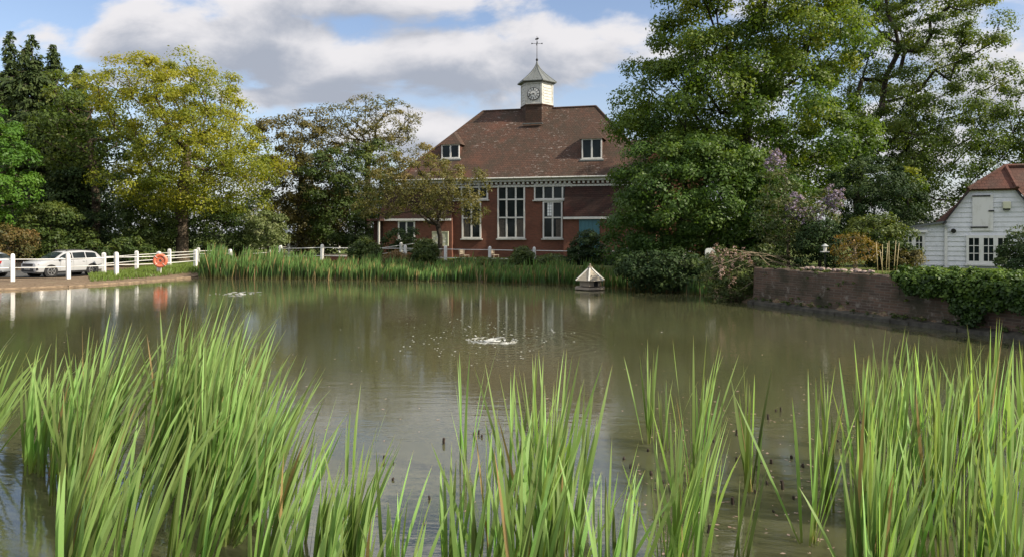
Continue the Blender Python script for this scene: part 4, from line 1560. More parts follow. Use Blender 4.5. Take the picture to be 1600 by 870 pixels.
# big trees on the right
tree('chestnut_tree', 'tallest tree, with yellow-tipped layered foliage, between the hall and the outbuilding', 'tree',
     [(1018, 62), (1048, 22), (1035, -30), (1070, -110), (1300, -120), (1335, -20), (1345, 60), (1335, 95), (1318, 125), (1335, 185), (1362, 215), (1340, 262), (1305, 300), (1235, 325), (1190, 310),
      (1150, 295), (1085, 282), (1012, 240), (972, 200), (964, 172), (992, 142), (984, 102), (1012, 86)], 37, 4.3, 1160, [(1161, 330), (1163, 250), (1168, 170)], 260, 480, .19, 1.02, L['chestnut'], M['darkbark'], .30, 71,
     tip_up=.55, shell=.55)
tree('field_maple_tree', 'dense dark green tree whose low branches hang over the pond right of the hall', 'tree',
     [(965, 275), (985, 245), (1030, 222), (1075, 218), (1150, 232), (1205, 255), (1248, 295), (1245, 350), (1215, 392), (1150, 404), (1095, 402), (1060, 388), (1020, 402), (985, 410), (956, 398), (954, 352), (968, 318)],
     34.5, 3.2, 1052, [(1060, 385), (1066, 340), (1075, 300)], 200, 380, .16, .80, L['lower'], M['darkbark'], .20, 72, shell=.5, tip_up=.3)
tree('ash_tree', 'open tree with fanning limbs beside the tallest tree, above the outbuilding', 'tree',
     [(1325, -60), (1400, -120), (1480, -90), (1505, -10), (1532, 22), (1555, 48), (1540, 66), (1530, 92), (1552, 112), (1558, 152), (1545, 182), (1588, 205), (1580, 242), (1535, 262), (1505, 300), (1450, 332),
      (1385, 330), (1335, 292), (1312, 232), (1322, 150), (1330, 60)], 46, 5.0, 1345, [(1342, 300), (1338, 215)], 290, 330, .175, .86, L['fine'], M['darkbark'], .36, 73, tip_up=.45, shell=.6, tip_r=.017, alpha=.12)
tree('ivy_clad_tree', 'narrow dark ivy wrapped trunk rising inside the open tree', 'tree',
     [(1398, 180), (1415, 150), (1438, 170), (1446, 230), (1450, 300), (1455, 345), (1390, 345), (1392, 260)], 49, .9, 1420, [(1420, 300), (1418, 200)], 55, 150, .2, .6, L['laurel'], M['darkbark'], .2, 74)
tree('broadleaf_tree', 'leafy branch ends of a tree cut by the right edge of the photo', 'tree',
     [(1572, 175), (1590, 140), (1640, 110), (1700, 140), (1710, 240), (1640, 270), (1585, 255), (1560, 225)], 44, 2.6, 1660, [(1660, 330), (1655, 250)], 70, 110, .19, .7, L['fine'], M['darkbark'], .2, 75, tip_up=.3)
shrub('holly_bush', 'tall grey-green evergreen bush left of the outbuilding', [(1300, 285), (1318, 258), (1350, 245), (1385, 250), (1415, 270), (1430, 300), (1428, 345), (1415, 372), (1320, 372), (1298, 340)], 31, 1.7,
      80, 230, .12, .46, L['laurel'], 76, tip_up=.2)
shrub('shrub', 'yellow-green leafed shrub at the right shoulder of the evergreen bush', [(1395, 272), (1425, 262), (1440, 290), (1436, 322), (1412, 330), (1400, 300)], 32.5, .6, 18, 130, .13, .34, L['chestnut'], 77, tip_up=.6)


# shrubs along the far bank, before the hall
for (lab, ol, d, lf, sd_) in (
        ('glossy dark shrub hiding the fence near the lane brick ledge', [(545, 392), (555, 378), (572, 370), (590, 380), (598, 398), (592, 415), (552, 416)], 43.5, L['understory'], 81),
        ('dull purplish brown low shrub on the bank before the hall', [(592, 405), (612, 392), (640, 398), (650, 412), (640, 420), (590, 420)], 43, L['russet'], 82),
        ('green shrub growing over the fence under the gnarled tree', [(645, 395), (655, 376), (672, 372), (682, 385), (684, 410), (648, 416)], 43, L['understory'], 83),
        ('small dark bush at the fence under the central hall window', [(795, 408), (805, 392), (820, 385), (832, 395), (836, 412), (800, 418)], 42, L['understory'], 84),
        ('rounded blue-green bush in front of the teal door', [(882, 412), (888, 385), (905, 366), (922, 355), (938, 368), (948, 390), (950, 415), (890, 420)], 41.5, L['laurel'], 85),
        ('low dark bush between the round bush and the hanging tree', [(945, 415), (955, 398), (980, 392), (995, 405), (995, 425), (945, 425)], 40, L['laurel'], 86),
        ('scrubby low plants on the bank between the fence posts before the hall', [(690, 412), (720, 404), (760, 405), (795, 408), (796, 420), (690, 420)], 42.5, L['understory'], 87),
        ('low plants at the fence foot under the T-shaped window', [(835, 412), (850, 400), (880, 402), (886, 420), (836, 420)], 42, L['understory'], 88)):
    shrub('shrub', lab, ol, d, .75, 60, 150, .13, .40, lf, sd_, mg=.5, tip_up=.3)

# dark growth added for the deep shade under the trees at the waterside
shrub('shrub', 'added dark shrubs for the shade under the hanging tree at the water edge', [(965, 418), (985, 402), (1020, 392), (1060, 395), (1115, 410), (1150, 430), (1150, 462), (1060, 452), (990, 444)], 30.5, 1.0, 75, 170, .15, .45, L['laurel'], 91)

# the garden behind the right wall
GZW = 1.2
lil, CL, nd = shrub('lilac_bush', 'tall straggly lilac with mauve flower heads by the wall corner', [(1185, 300), (1200, 255), (1222, 245), (1240, 290), (1262, 310), (1290, 300), (1318, 312), (1316, 340), (1285, 360), (1262, 400), (1205, 412), (1190, 360)],
                    27, 1.0, 85, 70, .12, .36, L['lilacleaf'], 92, base_px=1232, base_z=1.1, bark=M['twig'])


def flower_heads(root, spots, d, leaf, name='blossom', r0=.10, n=90, ls=.055, seed=5):
    r = np.random.default_rng(seed)
    for (px, py) in spots:
        p = W(px, py, d + r.uniform(-.5, .3)) - Vector(root.location)
        c = np.array(p) + r.normal(size=(1, 3)) * .02
        k = r.uniform(.8, 1.25)
        cc = np.vstack([c + np.array([r.normal() * r0 * .35, r.normal() * r0 * .35, r0 * (j - 1.2) * k]) for j in range(4)])
        V, Q, t = leaves_at(cc, r0 * k, n // 4, ls, int(r.integers(1e6)), c[0] - np.array([0, 0, .3]), flat=1.0, asp=.8)
        fast_mesh(name, V, Q, leaf, root, tint=t)


LS = [(1236, 322), (1247, 322), (1241, 330), (1300, 316), (1307, 314), (1296, 320), (1208, 256), (1216, 252), (1205, 250), (1214, 246), (1222, 258), (1198, 262), (1232, 320), (1242, 314), (1250, 325), (1236, 332), (1228, 340), (1246, 338), (1295, 312), (1304, 306), (1313, 314), (1300, 322), (1309, 326),
      (1290, 325), (1282, 330), (1228, 282), (1256, 345), (1270, 340), (1262, 358), (1278, 352)]
flower_heads(lil, LS, 26.6, L['lilac'], r0=.14, n=150, ls=.07)

hyd, _, _ = shrub('hydrangea_bush', 'tangled hydrangea with dry pink flower heads drooping over the water at the wall end', [(1105, 400), (1125, 388), (1160, 395), (1195, 385), (1225, 395), (1215, 425), (1190, 445), (1178, 472), (1120, 468), (1100, 440)],
                  26.4, .7, 110, 85, .10, .30, L['lilacleaf'], 93, base_px=1205, base_z=1.05, bark=M['twig'], tip_r=.012)
HS = [(1112, 398), (1120, 392), (1128, 400), (1118, 410), (1135, 395), (1142, 404), (1126, 415), (1133, 424), (1148, 415), (1140, 432), (1125, 430), (1150, 396), (1158, 405), (1145, 444), (1165, 398), (1172, 408)]
flower_heads(hyd, HS, 25.6, L['pink'], 'flower_head', .085, 80, .05, 9)
# arching dry canes of the hydrangea
ac = MB()
rr2 = random.Random(4)
hl = Vector(hyd.location)
for i in range(20):
    a = W(rr2.uniform(1190, 1260), 420, 26.2 + rr2.uniform(-.6, .6)) - hl
    b = W(rr2.uniform(1105, 1240), rr2.uniform(385, 455), 25.4 + rr2.uniform(-.7, .7)) - hl
    mid = (a + b) / 2 + Vector((0, 0, rr2.uniform(.1, .55)))
    ac.tube([a, a.lerp(mid, .6), mid, mid.lerp(b, .6), b], [.014, .012, .010, .008, .005], 4, cap=False)
ac.build('cane', M['twig'], hyd, fix=False)

shrub('acer_bush', 'small orange leaved acer behind the wall', [(1302, 385), (1315, 368), (1340, 362), (1362, 375), (1370, 395), (1352, 412), (1315, 415)], 24.3, .6, 40, 38, .09, .26, L['acer'], 94, base_z=1.1, bark=M['twig'])
shrub('shrub', 'fresh green shrub with pale mauve flowers behind the orange acer', [(1322, 372), (1335, 348), (1365, 338), (1395, 345), (1418, 365), (1425, 395), (1415, 418), (1370, 418), (1340, 400)], 26, .9, 60, 150, .11, .34, L['understory'], 95, base_z=1.1, tip_up=.5)
shrub('shrub', 'dark shrub in deep shade behind the bird feeder', [(1250, 372), (1270, 345), (1300, 352), (1310, 380), (1305, 416), (1252, 416)], 25.8, .6, 36, 150, .11, .34, L['laurel'], 96, base_z=1.1)
shrub('shrub', 'dark purplish shrub at the foot of the outbuilding lean-to', [(1385, 405), (1405, 385), (1428, 390), (1436, 410), (1430, 424), (1388, 424)], 25.5, .5, 24, 120, .1, .28, L['olive'], 97, base_z=1.1)
shrub('clipped_bush', 'rounded dark bush cut by the right edge before the outbuilding', [(1568, 410), (1578, 388), (1600, 368), (1640, 365), (1660, 400), (1650, 432), (1572, 430)], 21, .8, 50, 190, .085, .28, L['laurel'], 98, base_z=1.1)
shrub('shrub', 'thin pale twiggy shrub beside the outbuilding windows', [(1582, 362), (1598, 348), (1640, 345), (1650, 375), (1600, 378)], 22.5, .4, 20, 40, .08, .22, L['variegated'], 99, base_z=1.1)

build_wall()


# ivy hanging over the wall
def build_ivy():
    r = np.random.default_rng(101)
    root = empty('ivy', WALL_A, 0, 'thick green ivy spilling over the top of the old brick wall', 'ivy')
    C = []
    L0, L1 = None, None
    for s in np.linspace(0, WL_LEN, 400):
        p = WALL_A + wall_dir * s
        px = 800 + F * p.x / p.y
        if px > 1403 and L0 is None: L0 = s
        L1 = s
    for _ in range(900):
        s = r.uniform(L0, L1)
        f = (s - L0) / (L1 - L0)
        if r.uniform() < .38:
            c = wall_dir * s + wn * r.uniform(-.05, .7) + Vector((0, 0, 1.27 + abs(r.normal()) * .09))
        else:
            hang = np.interp(f, [0, .08, .2, .3, .42, .55, .7, 1], [.2, .45, .7, 1.05, 1.1, .5, .35, .5]) * r.uniform(0, 1) * (0.8 + .2 * math.sin(s * 4.1))
            if f < .06: hang *= f / .06
            c = wall_dir * s + wn * (-.10 - r.uniform(0, .14)) + Vector((0, 0, 1.28 - hang))
        C.append(np.array(c))
    C = np.array(C)
    cen = np.array([0, 0, .7]) + np.array(wn) * 1.2
    V, Q, t = leaves_at(C, .15, 46, .085, 102, cen + np.array(wall_dir) * ((C @ np.array(wall_dir)).mean()), flat=.8, up=.35, outw=.15, asp=.8, tip=(C[:, 2] - 1.0) * .5)  # leaf tint lightens with height, painting the sunlit top
    fast_mesh('foliage', V, Q, L['ivy'], root, tint=t)
    st = MB()
    for i in range(26):
        s = L0 + (L1 - L0) * (i + .5) / 26
        a = wall_dir * s + wn * .2 + Vector((0, 0, 1.27))
        st.tube([a, a - wn * .28 + Vector((0, 0, .0)), a - wn * .27 + wall_dir * r.uniform(-.2, .2) + Vector((0, 0, -.5))], .012, 4, cap=False)
    st.build('stem', M['darkbark'], root, fix=False)


build_ivy()


def far_wood():
    r = np.random.default_rng(111)
    C = []
    for _ in range(1500):
        a = r.uniform(-1.05, 1.05)
        d = r.uniform(92, 120)
        x = math.tan(a * .62) * d * 1.0
        h = (6.0 if x < 5 else 2.5) + 2.6 * abs(math.sin(x * .05 + 1)) + 1.4 * math.sin(x * .21)
        C.append((x, d, .4 + r.uniform(0, 1) ** .8 * max(h, 1.5)))
    C = np.array(C)
    V, Q, t = leaves_at(C, 1.5, 46, .55, 112, C.mean(0), flat=.8, outw=0)
    o = fast_mesh('far_woodland', V, Q, L['far'], None, tint=t)
    tag(o, 'distant dark woodland and hedges beyond the lane and hall', 'woodland', kind='stuff')


far_wood()

# ------------------------------------------------------------------ reeds
def blades(B, Ls, w, lean, seed, seg=5, spread=.16, droop=.25):
    """Blade strips from base points B (n,3). Returns verts, quads, tint, along."""
    r = np.random.default_rng(seed)
    n = len(B)
    az = r.uniform(0, 2 * math.pi, n)
    tilt = np.abs(r.normal(0, spread, n))
    d0 = np.stack([np.cos(az) * np.sin(tilt), np.sin(az) * np.sin(tilt), np.cos(tilt)], 1)
    d0 = d0 + lean[:, None] * np.array([[.30, .05, 0]])
    d0 /= np.linalg.norm(d0, axis=1)[:, None]
    facing = r.normal(.62, .6, n)
    tw = r.normal(0, .7, n)
    V, A = [], []
    p = B.copy()
    d = d0.copy()
    hook = np.where(r.uniform(size=n) < .22, r.uniform(.6, 1.5, n), 0)
    for i in range(seg + 1):
        s = i / seg
        prof = (0.55 + .45 * min(s, .38) / .38) * (1 - (max(0, s - .5) / .5) ** 2.6) if s < 1 else 0.03
        a = facing + tw * s
        side = np.stack([np.cos(a), np.sin(a), np.zeros(n)], 1)
        side = side - d * (side * d).sum(1)[:, None]
        side /= np.linalg.norm(side, axis=1)[:, None] + 1e-9
        hw = (w * .5 * prof)[:, None]
        V.append(np.stack([p - side * hw, p + side * hw], 1))
        A.append(np.full((n, 2), s))
        step = (Ls / seg)[:, None]
        bend = lean[:, None] * np.array([[.45, 0.08, 0]]) * (.25 + s) / seg + d0 * np.array([1, 1, 0]) * (droop * (s ** 2) + (hook * (s > .55))[:, None] * .6) / seg
        d = d + bend - np.array([[0, 0, 1.0]]) * (hook * (s > .6))[:, None] * .25 / seg
        d /= np.linalg.norm(d, axis=1)[:, None]
        p = p + d * step
    V = np.stack(V, 1)              # n, seg+1, 2, 3
    A = np.stack(A, 1)
    base = (np.arange(n) * (seg + 1) * 2)[:, None, None]
    q = np.array([[2 * i, 2 * i + 1, 2 * i + 3, 2 * i + 2] for i in range(seg)])[None]
    Q = (base + q).reshape(-1, 4)
    tint = np.repeat(np.clip(r.normal(.5, .2, n), 0, 1), seg)
    return V.reshape(-1, 3), Q, tint, A.reshape(-1)


def reed_bed():
    r = np.random.default_rng(121)
    pts, Ls, ln = [], [], []
    n = 0
    while n < 12000:
        px = r.uniform(316, 1105)
        e = np.interp(px, [313, 400, 500, 600, 700, 800, 920, 1000, 1100], [434, 435, 436, 437, 439, 441.5, 446, 451, 460])
        edge = WP(px, e)
        back = r.uniform(0, 1) ** 1.2 * np.interp(px, [316, 400, 520, 700, 1105], [2.2, 2.8, 2.6, 2.2, 1.6])
        b = Vector((edge.x * (1 + back / edge.y), edge.y + back - .5, 0))
        dens = np.interp(px, [316, 340, 900, 960, 1105], [.5, 1, 1, .75, .5])
        if r.uniform() > dens: continue
        z = max(0.0, ground_z(b.x, b.y)) if n % 6 == 0 else max(0.0, (back - .5) * .25)
        patch = 1 + .14 * math.sin(px * .045) + .11 * math.sin(px * .13 + 1) + .08 * math.sin(px * .31)
        if math.sin(px * .083 + 2) > .93 and r.uniform() < .8: continue
        h = np.interp(px, [316, 345, 420, 480, 540, 700, 950, 1105], [1.25, 1.36, 1.15, .92, .78, .72, .72, .8]) * patch * r.uniform(.55, 1.15)
        pts.append((b.x, b.y, z - .05))
        Ls.append(h)
        ln.append(r.normal(.22, .14))
        n += 1
    V, Q, t, A = blades(np.array(pts), np.array(Ls), np.full(n, .046), np.array(ln), 122, seg=4, spread=.13)
    t = np.where(np.repeat(np.arange(n) % 9 == 4, 4), 1.6, t)
    o = fast_mesh('reed_bed', V, Q, L['reed'], None, tint=t, along=A)
    tag(o, 'dense bed of green reeds along the far water edge', 'reeds', kind='stuff')


reed_bed()


def grass_verge():
    r = np.random.default_rng(131)
    X, Y = r.uniform(-24, -13, 26000), r.uniform(34.5, 50, 26000)
    s = pond_sd(X, Y)
    px = 800 + F * X / Y
    k = (s > 1.1) & (px > 140) & (px < 330) & ~in_poly(np.array(rd), X, Y)
    X, Y = X[k], Y[k]
    Z = terrain_h(X, Y)
    B = np.stack([X, Y, Z - .02], 1)
    V, Q, t, A = blades(B, r.uniform(.10, .30, len(X)), np.full(len(X), .03), r.normal(.2, .3, len(X)), 132, seg=2, spread=.35)
    o = fast_mesh('grass', V, Q, L['grass'], None, tint=t, along=A)
    tag(o, 'rough grass on the verge under the white fence', 'grass', kind='stuff')
    # tufts along the far bank in front of the hall
    n = 14000
    px = r.uniform(500, 1000, n)
    d = r.uniform(42, 47, n)
    X = (px - 800) * d / F
    Z = terrain_h(X, d)
    B = np.stack([X, d, Z - .02], 1)
    V, Q, t, A = blades(B, r.uniform(.10, .32, n), np.full(n, .035), r.normal(.2, .3, n), 133, seg=2, spread=.3)
    o = fast_mesh('long_grass', V, Q, L['grass'], None, tint=t, along=A)
    tag(o, 'long grass on the bank in front of the hall', 'grass', kind='stuff')


grass_verge()

# ------------------------------------------------------------------ cattails in the foreground
rc = random.Random(17)
_seed = [2000]


def cattail(px, py, h, lean, label, group=None, nb=None, spread=.15, wid=.0265):
    """One cattail plant: a fan of blades rising from a point of the water."""
    _seed[0] += 1
    r = np.random.default_rng(_seed[0])
    n = nb or int(r.integers(7, 12))
    p = WP(px, py)
    root = bpy.data.objects
    B = np.stack([r.normal(0, .030, n), r.normal(0, .030, n), np.full(n, -.12)], 1)
    Ls = h * r.uniform(.62, 1.06, n) + .12
    Ls[0] = h + .12
    ln = lean + r.normal(0, .16, n)
    V, Q, t, A = blades(B, Ls, wid * r.uniform(.75, 1.15, n), ln, _seed[0] + 7, seg=9, spread=spread, droop=.22)
    # sheaths clasping the foot
    o = fast_mesh('cattail', V, Q, L['cattail'], None, tint=np.where(np.repeat(np.arange(n) % 11 == 10, 9), 1.6, np.clip(t + r.normal(0, .12), 0, 1)), along=A)
    o.location = (p.x, p.y, 0)
    tag(o, label, 'cattail', group)
    return o


def stand(n, x0, x1, y0, y1, h0, h1, lean, label, group, htop=None, **kw):
    for _ in range(n):
        px, py = rc.uniform(x0, x1), rc.uniform(y0, y1)
        h = rc.uniform(h0, h1)
        cattail(px, py, h, lean + rc.gauss(0, .05), label, group, **kw)


g1 = 'cattails of the dense stand at the left'
stand(9, -130, -22, 690, 800, 1.15, 1.5, .80, 'tall green cattail cut by the left photo edge, rising from the water', 'cattails at the left photo edge')
for cx, cy, sx, n_, h_ in ((72, 735, 14, 9, 1.32), (112, 765, 17, 11, 1.48), (152, 735, 13, 10, 1.56), (120, 830, 36, 8, 1.22),
                           (252, 715, 13, 9, 1.62), (283, 730, 18, 13, 1.74), (330, 765, 20, 13, 1.62), (380, 790, 20, 11, 1.42), (290, 845, 50, 10, 1.3)):
    for _ in range(int(n_ * .85)):
        cattail(rc.gauss(cx, sx * 1.1), max(698, rc.gauss(cy, 26)), h_ * rc.uniform(.82, 1.04), rc.gauss(.54, .16), 'tall cattail leaning right in the dense stand at the left of the pond', g1)
stand(15, 80, 420, 880, 1010, .95, 1.3, .5, 'nearest cattail at the lower left, its foot below the photo edge', 'nearest cattails at the lower left')
stand(11, 440, 700, 880, 1000, .65, 1.05, .36, 'short sparse cattail along the lower edge, left of centre', 'short cattails left of centre')
stand(9, 800, 885, 840, 900, 1.25, 1.55, .16, 'tall cattail in the loose group just right of centre', 'cattails just right of centre')
stand(14, 700, 1010, 880, 1000, .85, 1.3, .20, 'lower cattail along the bottom edge below the fountain', 'cattails along the bottom edge')
stand(5, 1035, 1100, 860, 960, 1.0, 1.3, .22, 'cattail in the small foreground group before the dark stubs', 'small foreground group')
g2 = 'cattails of the dense stand at the right'
stand(38, 1345, 1650, 700, 850, 1.15, 1.52, .10, 'tall cattail in the dense stand at the right, before the old wall', g2)
stand(24, 1290, 1640, 880, 1000, .9, 1.3, .16, 'nearest cattail at the lower right, its foot below the photo edge', 'nearest cattails at the lower right')
cattail(728, 738, 1.22, .10, 'slender cattail standing alone in open water below the fountain', nb=7, spread=.09)
cattail(1013, 692, 1.15, .02, 'lone fan of cattail in open water, farthest out right of centre', nb=10, spread=.16)
cattail(1040, 705, .80, .06, 'short cattail close beside the farthest lone fan', nb=6)
cattail(1078, 770, 1.42, .06, 'tall full cattail right of the short one, bright against the water', nb=12, spread=.15)
cattail(1092, 745, 1.3, .10, 'tall cattail growing tight against the bright full one', nb=8)
cattail(1172, 768, 1.22, .08, 'wide open fan of cattail standing alone among the dark stubs', nb=11, spread=.22)
cattail(1152, 885, .95, .12, 'sparse few-bladed cattail at the bottom edge below the open fan', nb=4)
cattail(1268, 850, 1.35, -.04, 'large cattail with one blade bent left, next to the right hand stand', nb=12, spread=.22)
cattail(1290, 800, 1.25, .05, 'cattail between the large bent one and the dense right stand', nb=9)
cattail(905, 800, 1.1, .12, 'mid height cattail behind the loose group right of centre', nb=8)
cattail(545, 860, 1.2, .42, 'tallest cattail left of centre, blades leaning to the right', nb=6)
cattail(465, 850, 1.15, .45, 'cattail at the right fringe of the left stand', nb=7)

# dead stubs standing out of the water
sb_mesh = []
for k in range(5):
    mb = MB()
    h = .035 + .018 * k
    mb.tube([(0, 0, -.1), (.006 * (k - 2), 0, h * .6), (.012 * (k - 2), .006, h)], [.020, .019, .012 + .002 * k], 6)
    me_o = mb.build('cattail_stub', M['stub'])
    sb_mesh.append(me_o.data)
    bpy.data.objects.remove(me_o)
spots = [(693, 693), (748, 678), (753, 683), (600, 719), (614, 723), (613, 750), (671, 780), (741, 685), (1012, 705), (1025, 707), (1102, 683), (1107, 689), (1115, 691), (1122, 690), (1128, 686),
         (1213, 642), (1220, 643), (1200, 655), (1168, 640), (1036, 697), (1045, 702), (1150, 680), (1237, 716), (1190, 724), (1205, 724), (1199, 757), (1224, 764), (1184, 735), (1145, 787), (1107, 832), (1255, 730),
         (985, 731), (975, 718), (1018, 742), (1036, 755), (450, 704), (474, 710), (1300, 700), (1310, 690), (1180, 770), (1320, 640), (1345, 660), (1150, 720), (1240, 780), (1210, 800)]
for i, (px, py) in enumerate(spots):
    o = bpy.data.objects.new('cattail_stub', sb_mesh[rc.randrange(5)])
    link(o)
    p = WP(px, py)
    o.location = (p.x, p.y, 0)
    o.rotation_euler = (rc.gauss(0, .1), rc.gauss(0, .1), rc.uniform(0, 6.28))
    k_ = rc.uniform(.6, 1.1)
    o.scale = (k_ * .8, k_ * .8, k_ * .75)
    tag(o, 'short dark dead stub poking out of the open water', 'stub', 'dead cattail stubs in the water')


# ------------------------------------------------------------------ fountains
def fountain(px, py, rad, label, n, seed, hmax):
    r = random.Random(seed)
    p = WP(px, py)
    root = empty('fountain', p, 0, label, 'fountain')
    mb = MB()
    for i in range(n):          # short curved streaks of foam, joined where they meet
        q = rad * (.05 + .95 * r.uniform(0, 1) ** 1.3)
        a0, da = r.uniform(0, 6.283), min(1.2, r.uniform(.06, .26) / q)
        w_ = r.uniform(.004, .012) * (1.2 - .7 * q / rad)
        pts = [(q * (1 + .05 * math.sin(5 * k + a0)) * math.cos(a0 + da * k / 4), q * (1 + .05 * math.sin(5 * k + a0)) * math.sin(a0 + da * k / 4), .004 + w_ * .2) for k in range(5)]
        mb.tube(pts, [w_ * .2, w_, w_ * .8, w_, w_ * .2], 5, cap=False)
    mb.build('foam', M['foam'], root, smooth=True, fix=False)['kind'] = 'stuff'
    dr_ = MB()
    for i in range(n // 8):
        a = r.uniform(0, 6.283)
        q = rad * .5 * r.uniform(0, 1) ** 1.5
        z = hmax * r.uniform(.05, 1) * (1 - q / rad)
        s = r.uniform(.004, .010)
        dr_.lathe([(.0005, -s), (s * .8, -s * .4), (s * .8, s * .4), (.0005, s)], 5, 0, Matrix.Translation((q * math.cos(a), q * math.sin(a), z + s)))
    dr_.build('droplet', M['foam'], root, smooth=True, fix=False)['kind'] = 'stuff'
    return root


fn = fountain(770, 532, .62, 'bubbling white fountain splash in the middle of the pond', 110, 1, .10)
fountain(372, 459, 1.1, 'low distant fountain ripple with white foam near the reeds', 40, 2, .06)
# drifting flecks of foam round the near fountain
fb = MB()
rf_ = random.Random(9)
for i in range(170):
    px, py = rf_.gauss(770, 75), 520 + abs(rf_.gauss(0, 20)) * rf_.choice((-.6, 1, 1))
    p = WP(px, py)
    s = rf_.uniform(.005, .015)
    fb.lathe([(s, .0015), (s * .7, s * .45)], 6, 0, Matrix.Translation(p) @ Matrix.Scale(1.6, 4, (1, 0, 0)))
fk = fb.build('foam_fleck', M['foam'], fn, fix=False)
fk.location = -fn.location
fk['kind'] = 'stuff'


# drift of tiny flecks and leaf litter on the water
dl_ = np.random.default_rng(77)
pp_ = [WP(px, py) for px, py in zip(np.concatenate([dl_.uniform(980, 1340, 260), dl_.uniform(420, 760, 60), dl_.uniform(-20, 1300, 120)]),
                                    np.concatenate([dl_.uniform(610, 868, 260), dl_.uniform(560, 860, 60), dl_.uniform(470, 700, 120)]))]
Cd = np.array([(p.x, p.y, .004) for p in pp_])
ad, ld = dl_.uniform(0, 6.28, len(Cd)), dl_.uniform(.008, .030, len(Cd))
td = np.stack([np.cos(ad), np.sin(ad), 0 * ad], 1) * ld[:, None]
bd = np.stack([-np.sin(ad), np.cos(ad), 0 * ad], 1) * (ld * dl_.uniform(.25, .7, len(Cd)))[:, None]
tag(fast_mesh('floating_litter', np.stack([Cd - td, Cd + bd, Cd + td, Cd - bd], 1).reshape(-1, 3), np.arange(len(Cd) * 4).reshape(-1, 4), L['pink'], None, tint=dl_.uniform(0, 1, len(Cd))),
    'tiny pale flecks and leaf litter drifting on the pond', kind='stuff')

# ------------------------------------------------------------------ fences
def post_mesh(h, w=.165):
    mb = MB()
    c = w / 2
    mb.add([(-c, -c, -.4), (c, -c, -.4), (c, c, -.4), (-c, c, -.4), (-c, -c, h - .10), (c, -c, h - .10), (c, c, h - .10), (-c, c, h - .10),
            (-c * .8, -c * .8, h - .03), (c * .8, -c * .8, h - .03), (c * .8, c * .8, h - .03), (-c * .8, c * .8, h - .03),
            (-c * .35, -c * .35, h), (c * .35, -c * .35, h), (c * .35, c * .35, h), (-c * .35, c * .35, h)],
           [(3, 2, 1, 0)] + [(4 * k + i, 4 * k + (i + 1) % 4, 4 * k + 4 + (i + 1) % 4, 4 * k + 4 + i) for k in range(3) for i in range(4)] + [(12, 13, 14, 15)])
    return mb


def fence(label, posts, rails=(.30, .68), rail_r=.022, name='post_and_rail_fence', w=.165, group=None):
    """posts: (px, top row, distance). Rails hang between neighbouring posts."""
    P = []
    for px, py, d in posts:
        t = W(px, py, d)
        P.append((t.x, d, ground_z(t.x, d), t.z))
    root = empty(name, (P[0][0], P[0][1], P[0][2]), 0, label, 'fence', group)
    o0 = Vector(root.location)
    for i, (x, y, z0, zt_) in enumerate(P):
        j = min(i + 1, len(P) - 1)
        k = max(i - 1, 0)
        ang = math.atan2(P[j][1] - P[k][1], P[j][0] - P[k][0])
        ob = post_mesh(zt_ - z0, w).build('post', M['white'], root)
        ob.location = Vector((x, y, z0)) - o0
        ob.rotation_euler = (random.gauss(0, .012), random.gauss(0, .012), ang)
    for f in rails:
        for a, b in zip(P[:-1], P[1:]):
            pa_, pb_ = Vector((a[0], a[1], a[3] - f)), Vector((b[0], b[1], b[3] - f))
            MB().tube([pa_ - o0, (pa_ + pb_) / 2 - o0 + Vector((0, 0, -.012)), pb_ - o0], rail_r, 7).build('rail', M['white'], root, smooth=True)
    return root


fence('white post and rail fence along the pond edge, from the cars past the reeds', [(-75, 398, 33.2), (20, 396.5, 34.3), (107, 396, 36), (182, 394, 37.7), (248.6, 393, 40), (305.5, 390, 43.4), (359.5, 389.5, 45.7)], rails=(.27, .66))
fence('white post and rail fence on the bank in front of the hall', [(439, 383.5, 49.5), (503, 382, 48.5), (568, 382.5, 47.8), (633, 383, 47), (696, 384, 46), (765, 385, 45.5), (835, 386, 45), (906, 387, 44.4), (978, 387, 43.6), (1046, 387, 42.5), (1110, 387, 41.5)],
      rails=(.22, .75))
fence('white post and rail fence receding along the lane below the maple', [(162.5, 394.7, 41), (213.6, 392, 44.5), (265, 389, 48), (310, 387, 51.4), (350, 386, 55), (386, 385, 58.3), (420.6, 383, 61.7), (451.6, 381, 65), (480, 380, 68.6), (506.6, 379, 72), (530, 379, 75.4), (566, 379, 76)],
      rails=(.25, .62))
fence('short white fence with a sloping rail beside the hall porch', [(590, 384, 53), (627, 379, 52), (659, 374.5, 51.5)], rails=(.2, .62), name='post_and_rail_fence')

# lifebuoy on its post
lp = W(250.5, 407.5, 39.75)
lb = empty('lifebuoy', lp, R(8), 'orange lifebuoy hung on a white post of the pond fence', 'lifebuoy')
LM = Matrix.Rotation(R(90), 4, 'X')
MB().torus(.30, .085, 36, 12, 0, LM).build('ring', M['orange'], lb, smooth=True)
rp_ = MB()
for k in range(3):
    rp_.torus(.10 + .05 * k, .026, 22, 6, 0, LM @ Matrix.Translation((.01 * k, -.01, .02)) @ Matrix.Rotation(R(20 * k), 4, 'Z'))
rp_.build('rope', M['orange'], lb, smooth=True)
bk = MB()
for k in range(4):
    a = R(45 + 90 * k)
    bk.torus(.098, .012, 14, 6, 0, LM @ Matrix.Rotation(a, 4, 'Z') @ Matrix.Translation((.30, 0, 0)) @ Matrix.Rotation(R(90), 4, 'X'))
bk.build('band', M['offwhite'], lb, smooth=True)
MB().box((-.06, .02, -.1), (.06, .085, .32)).build('bracket', M['wood'], lb)

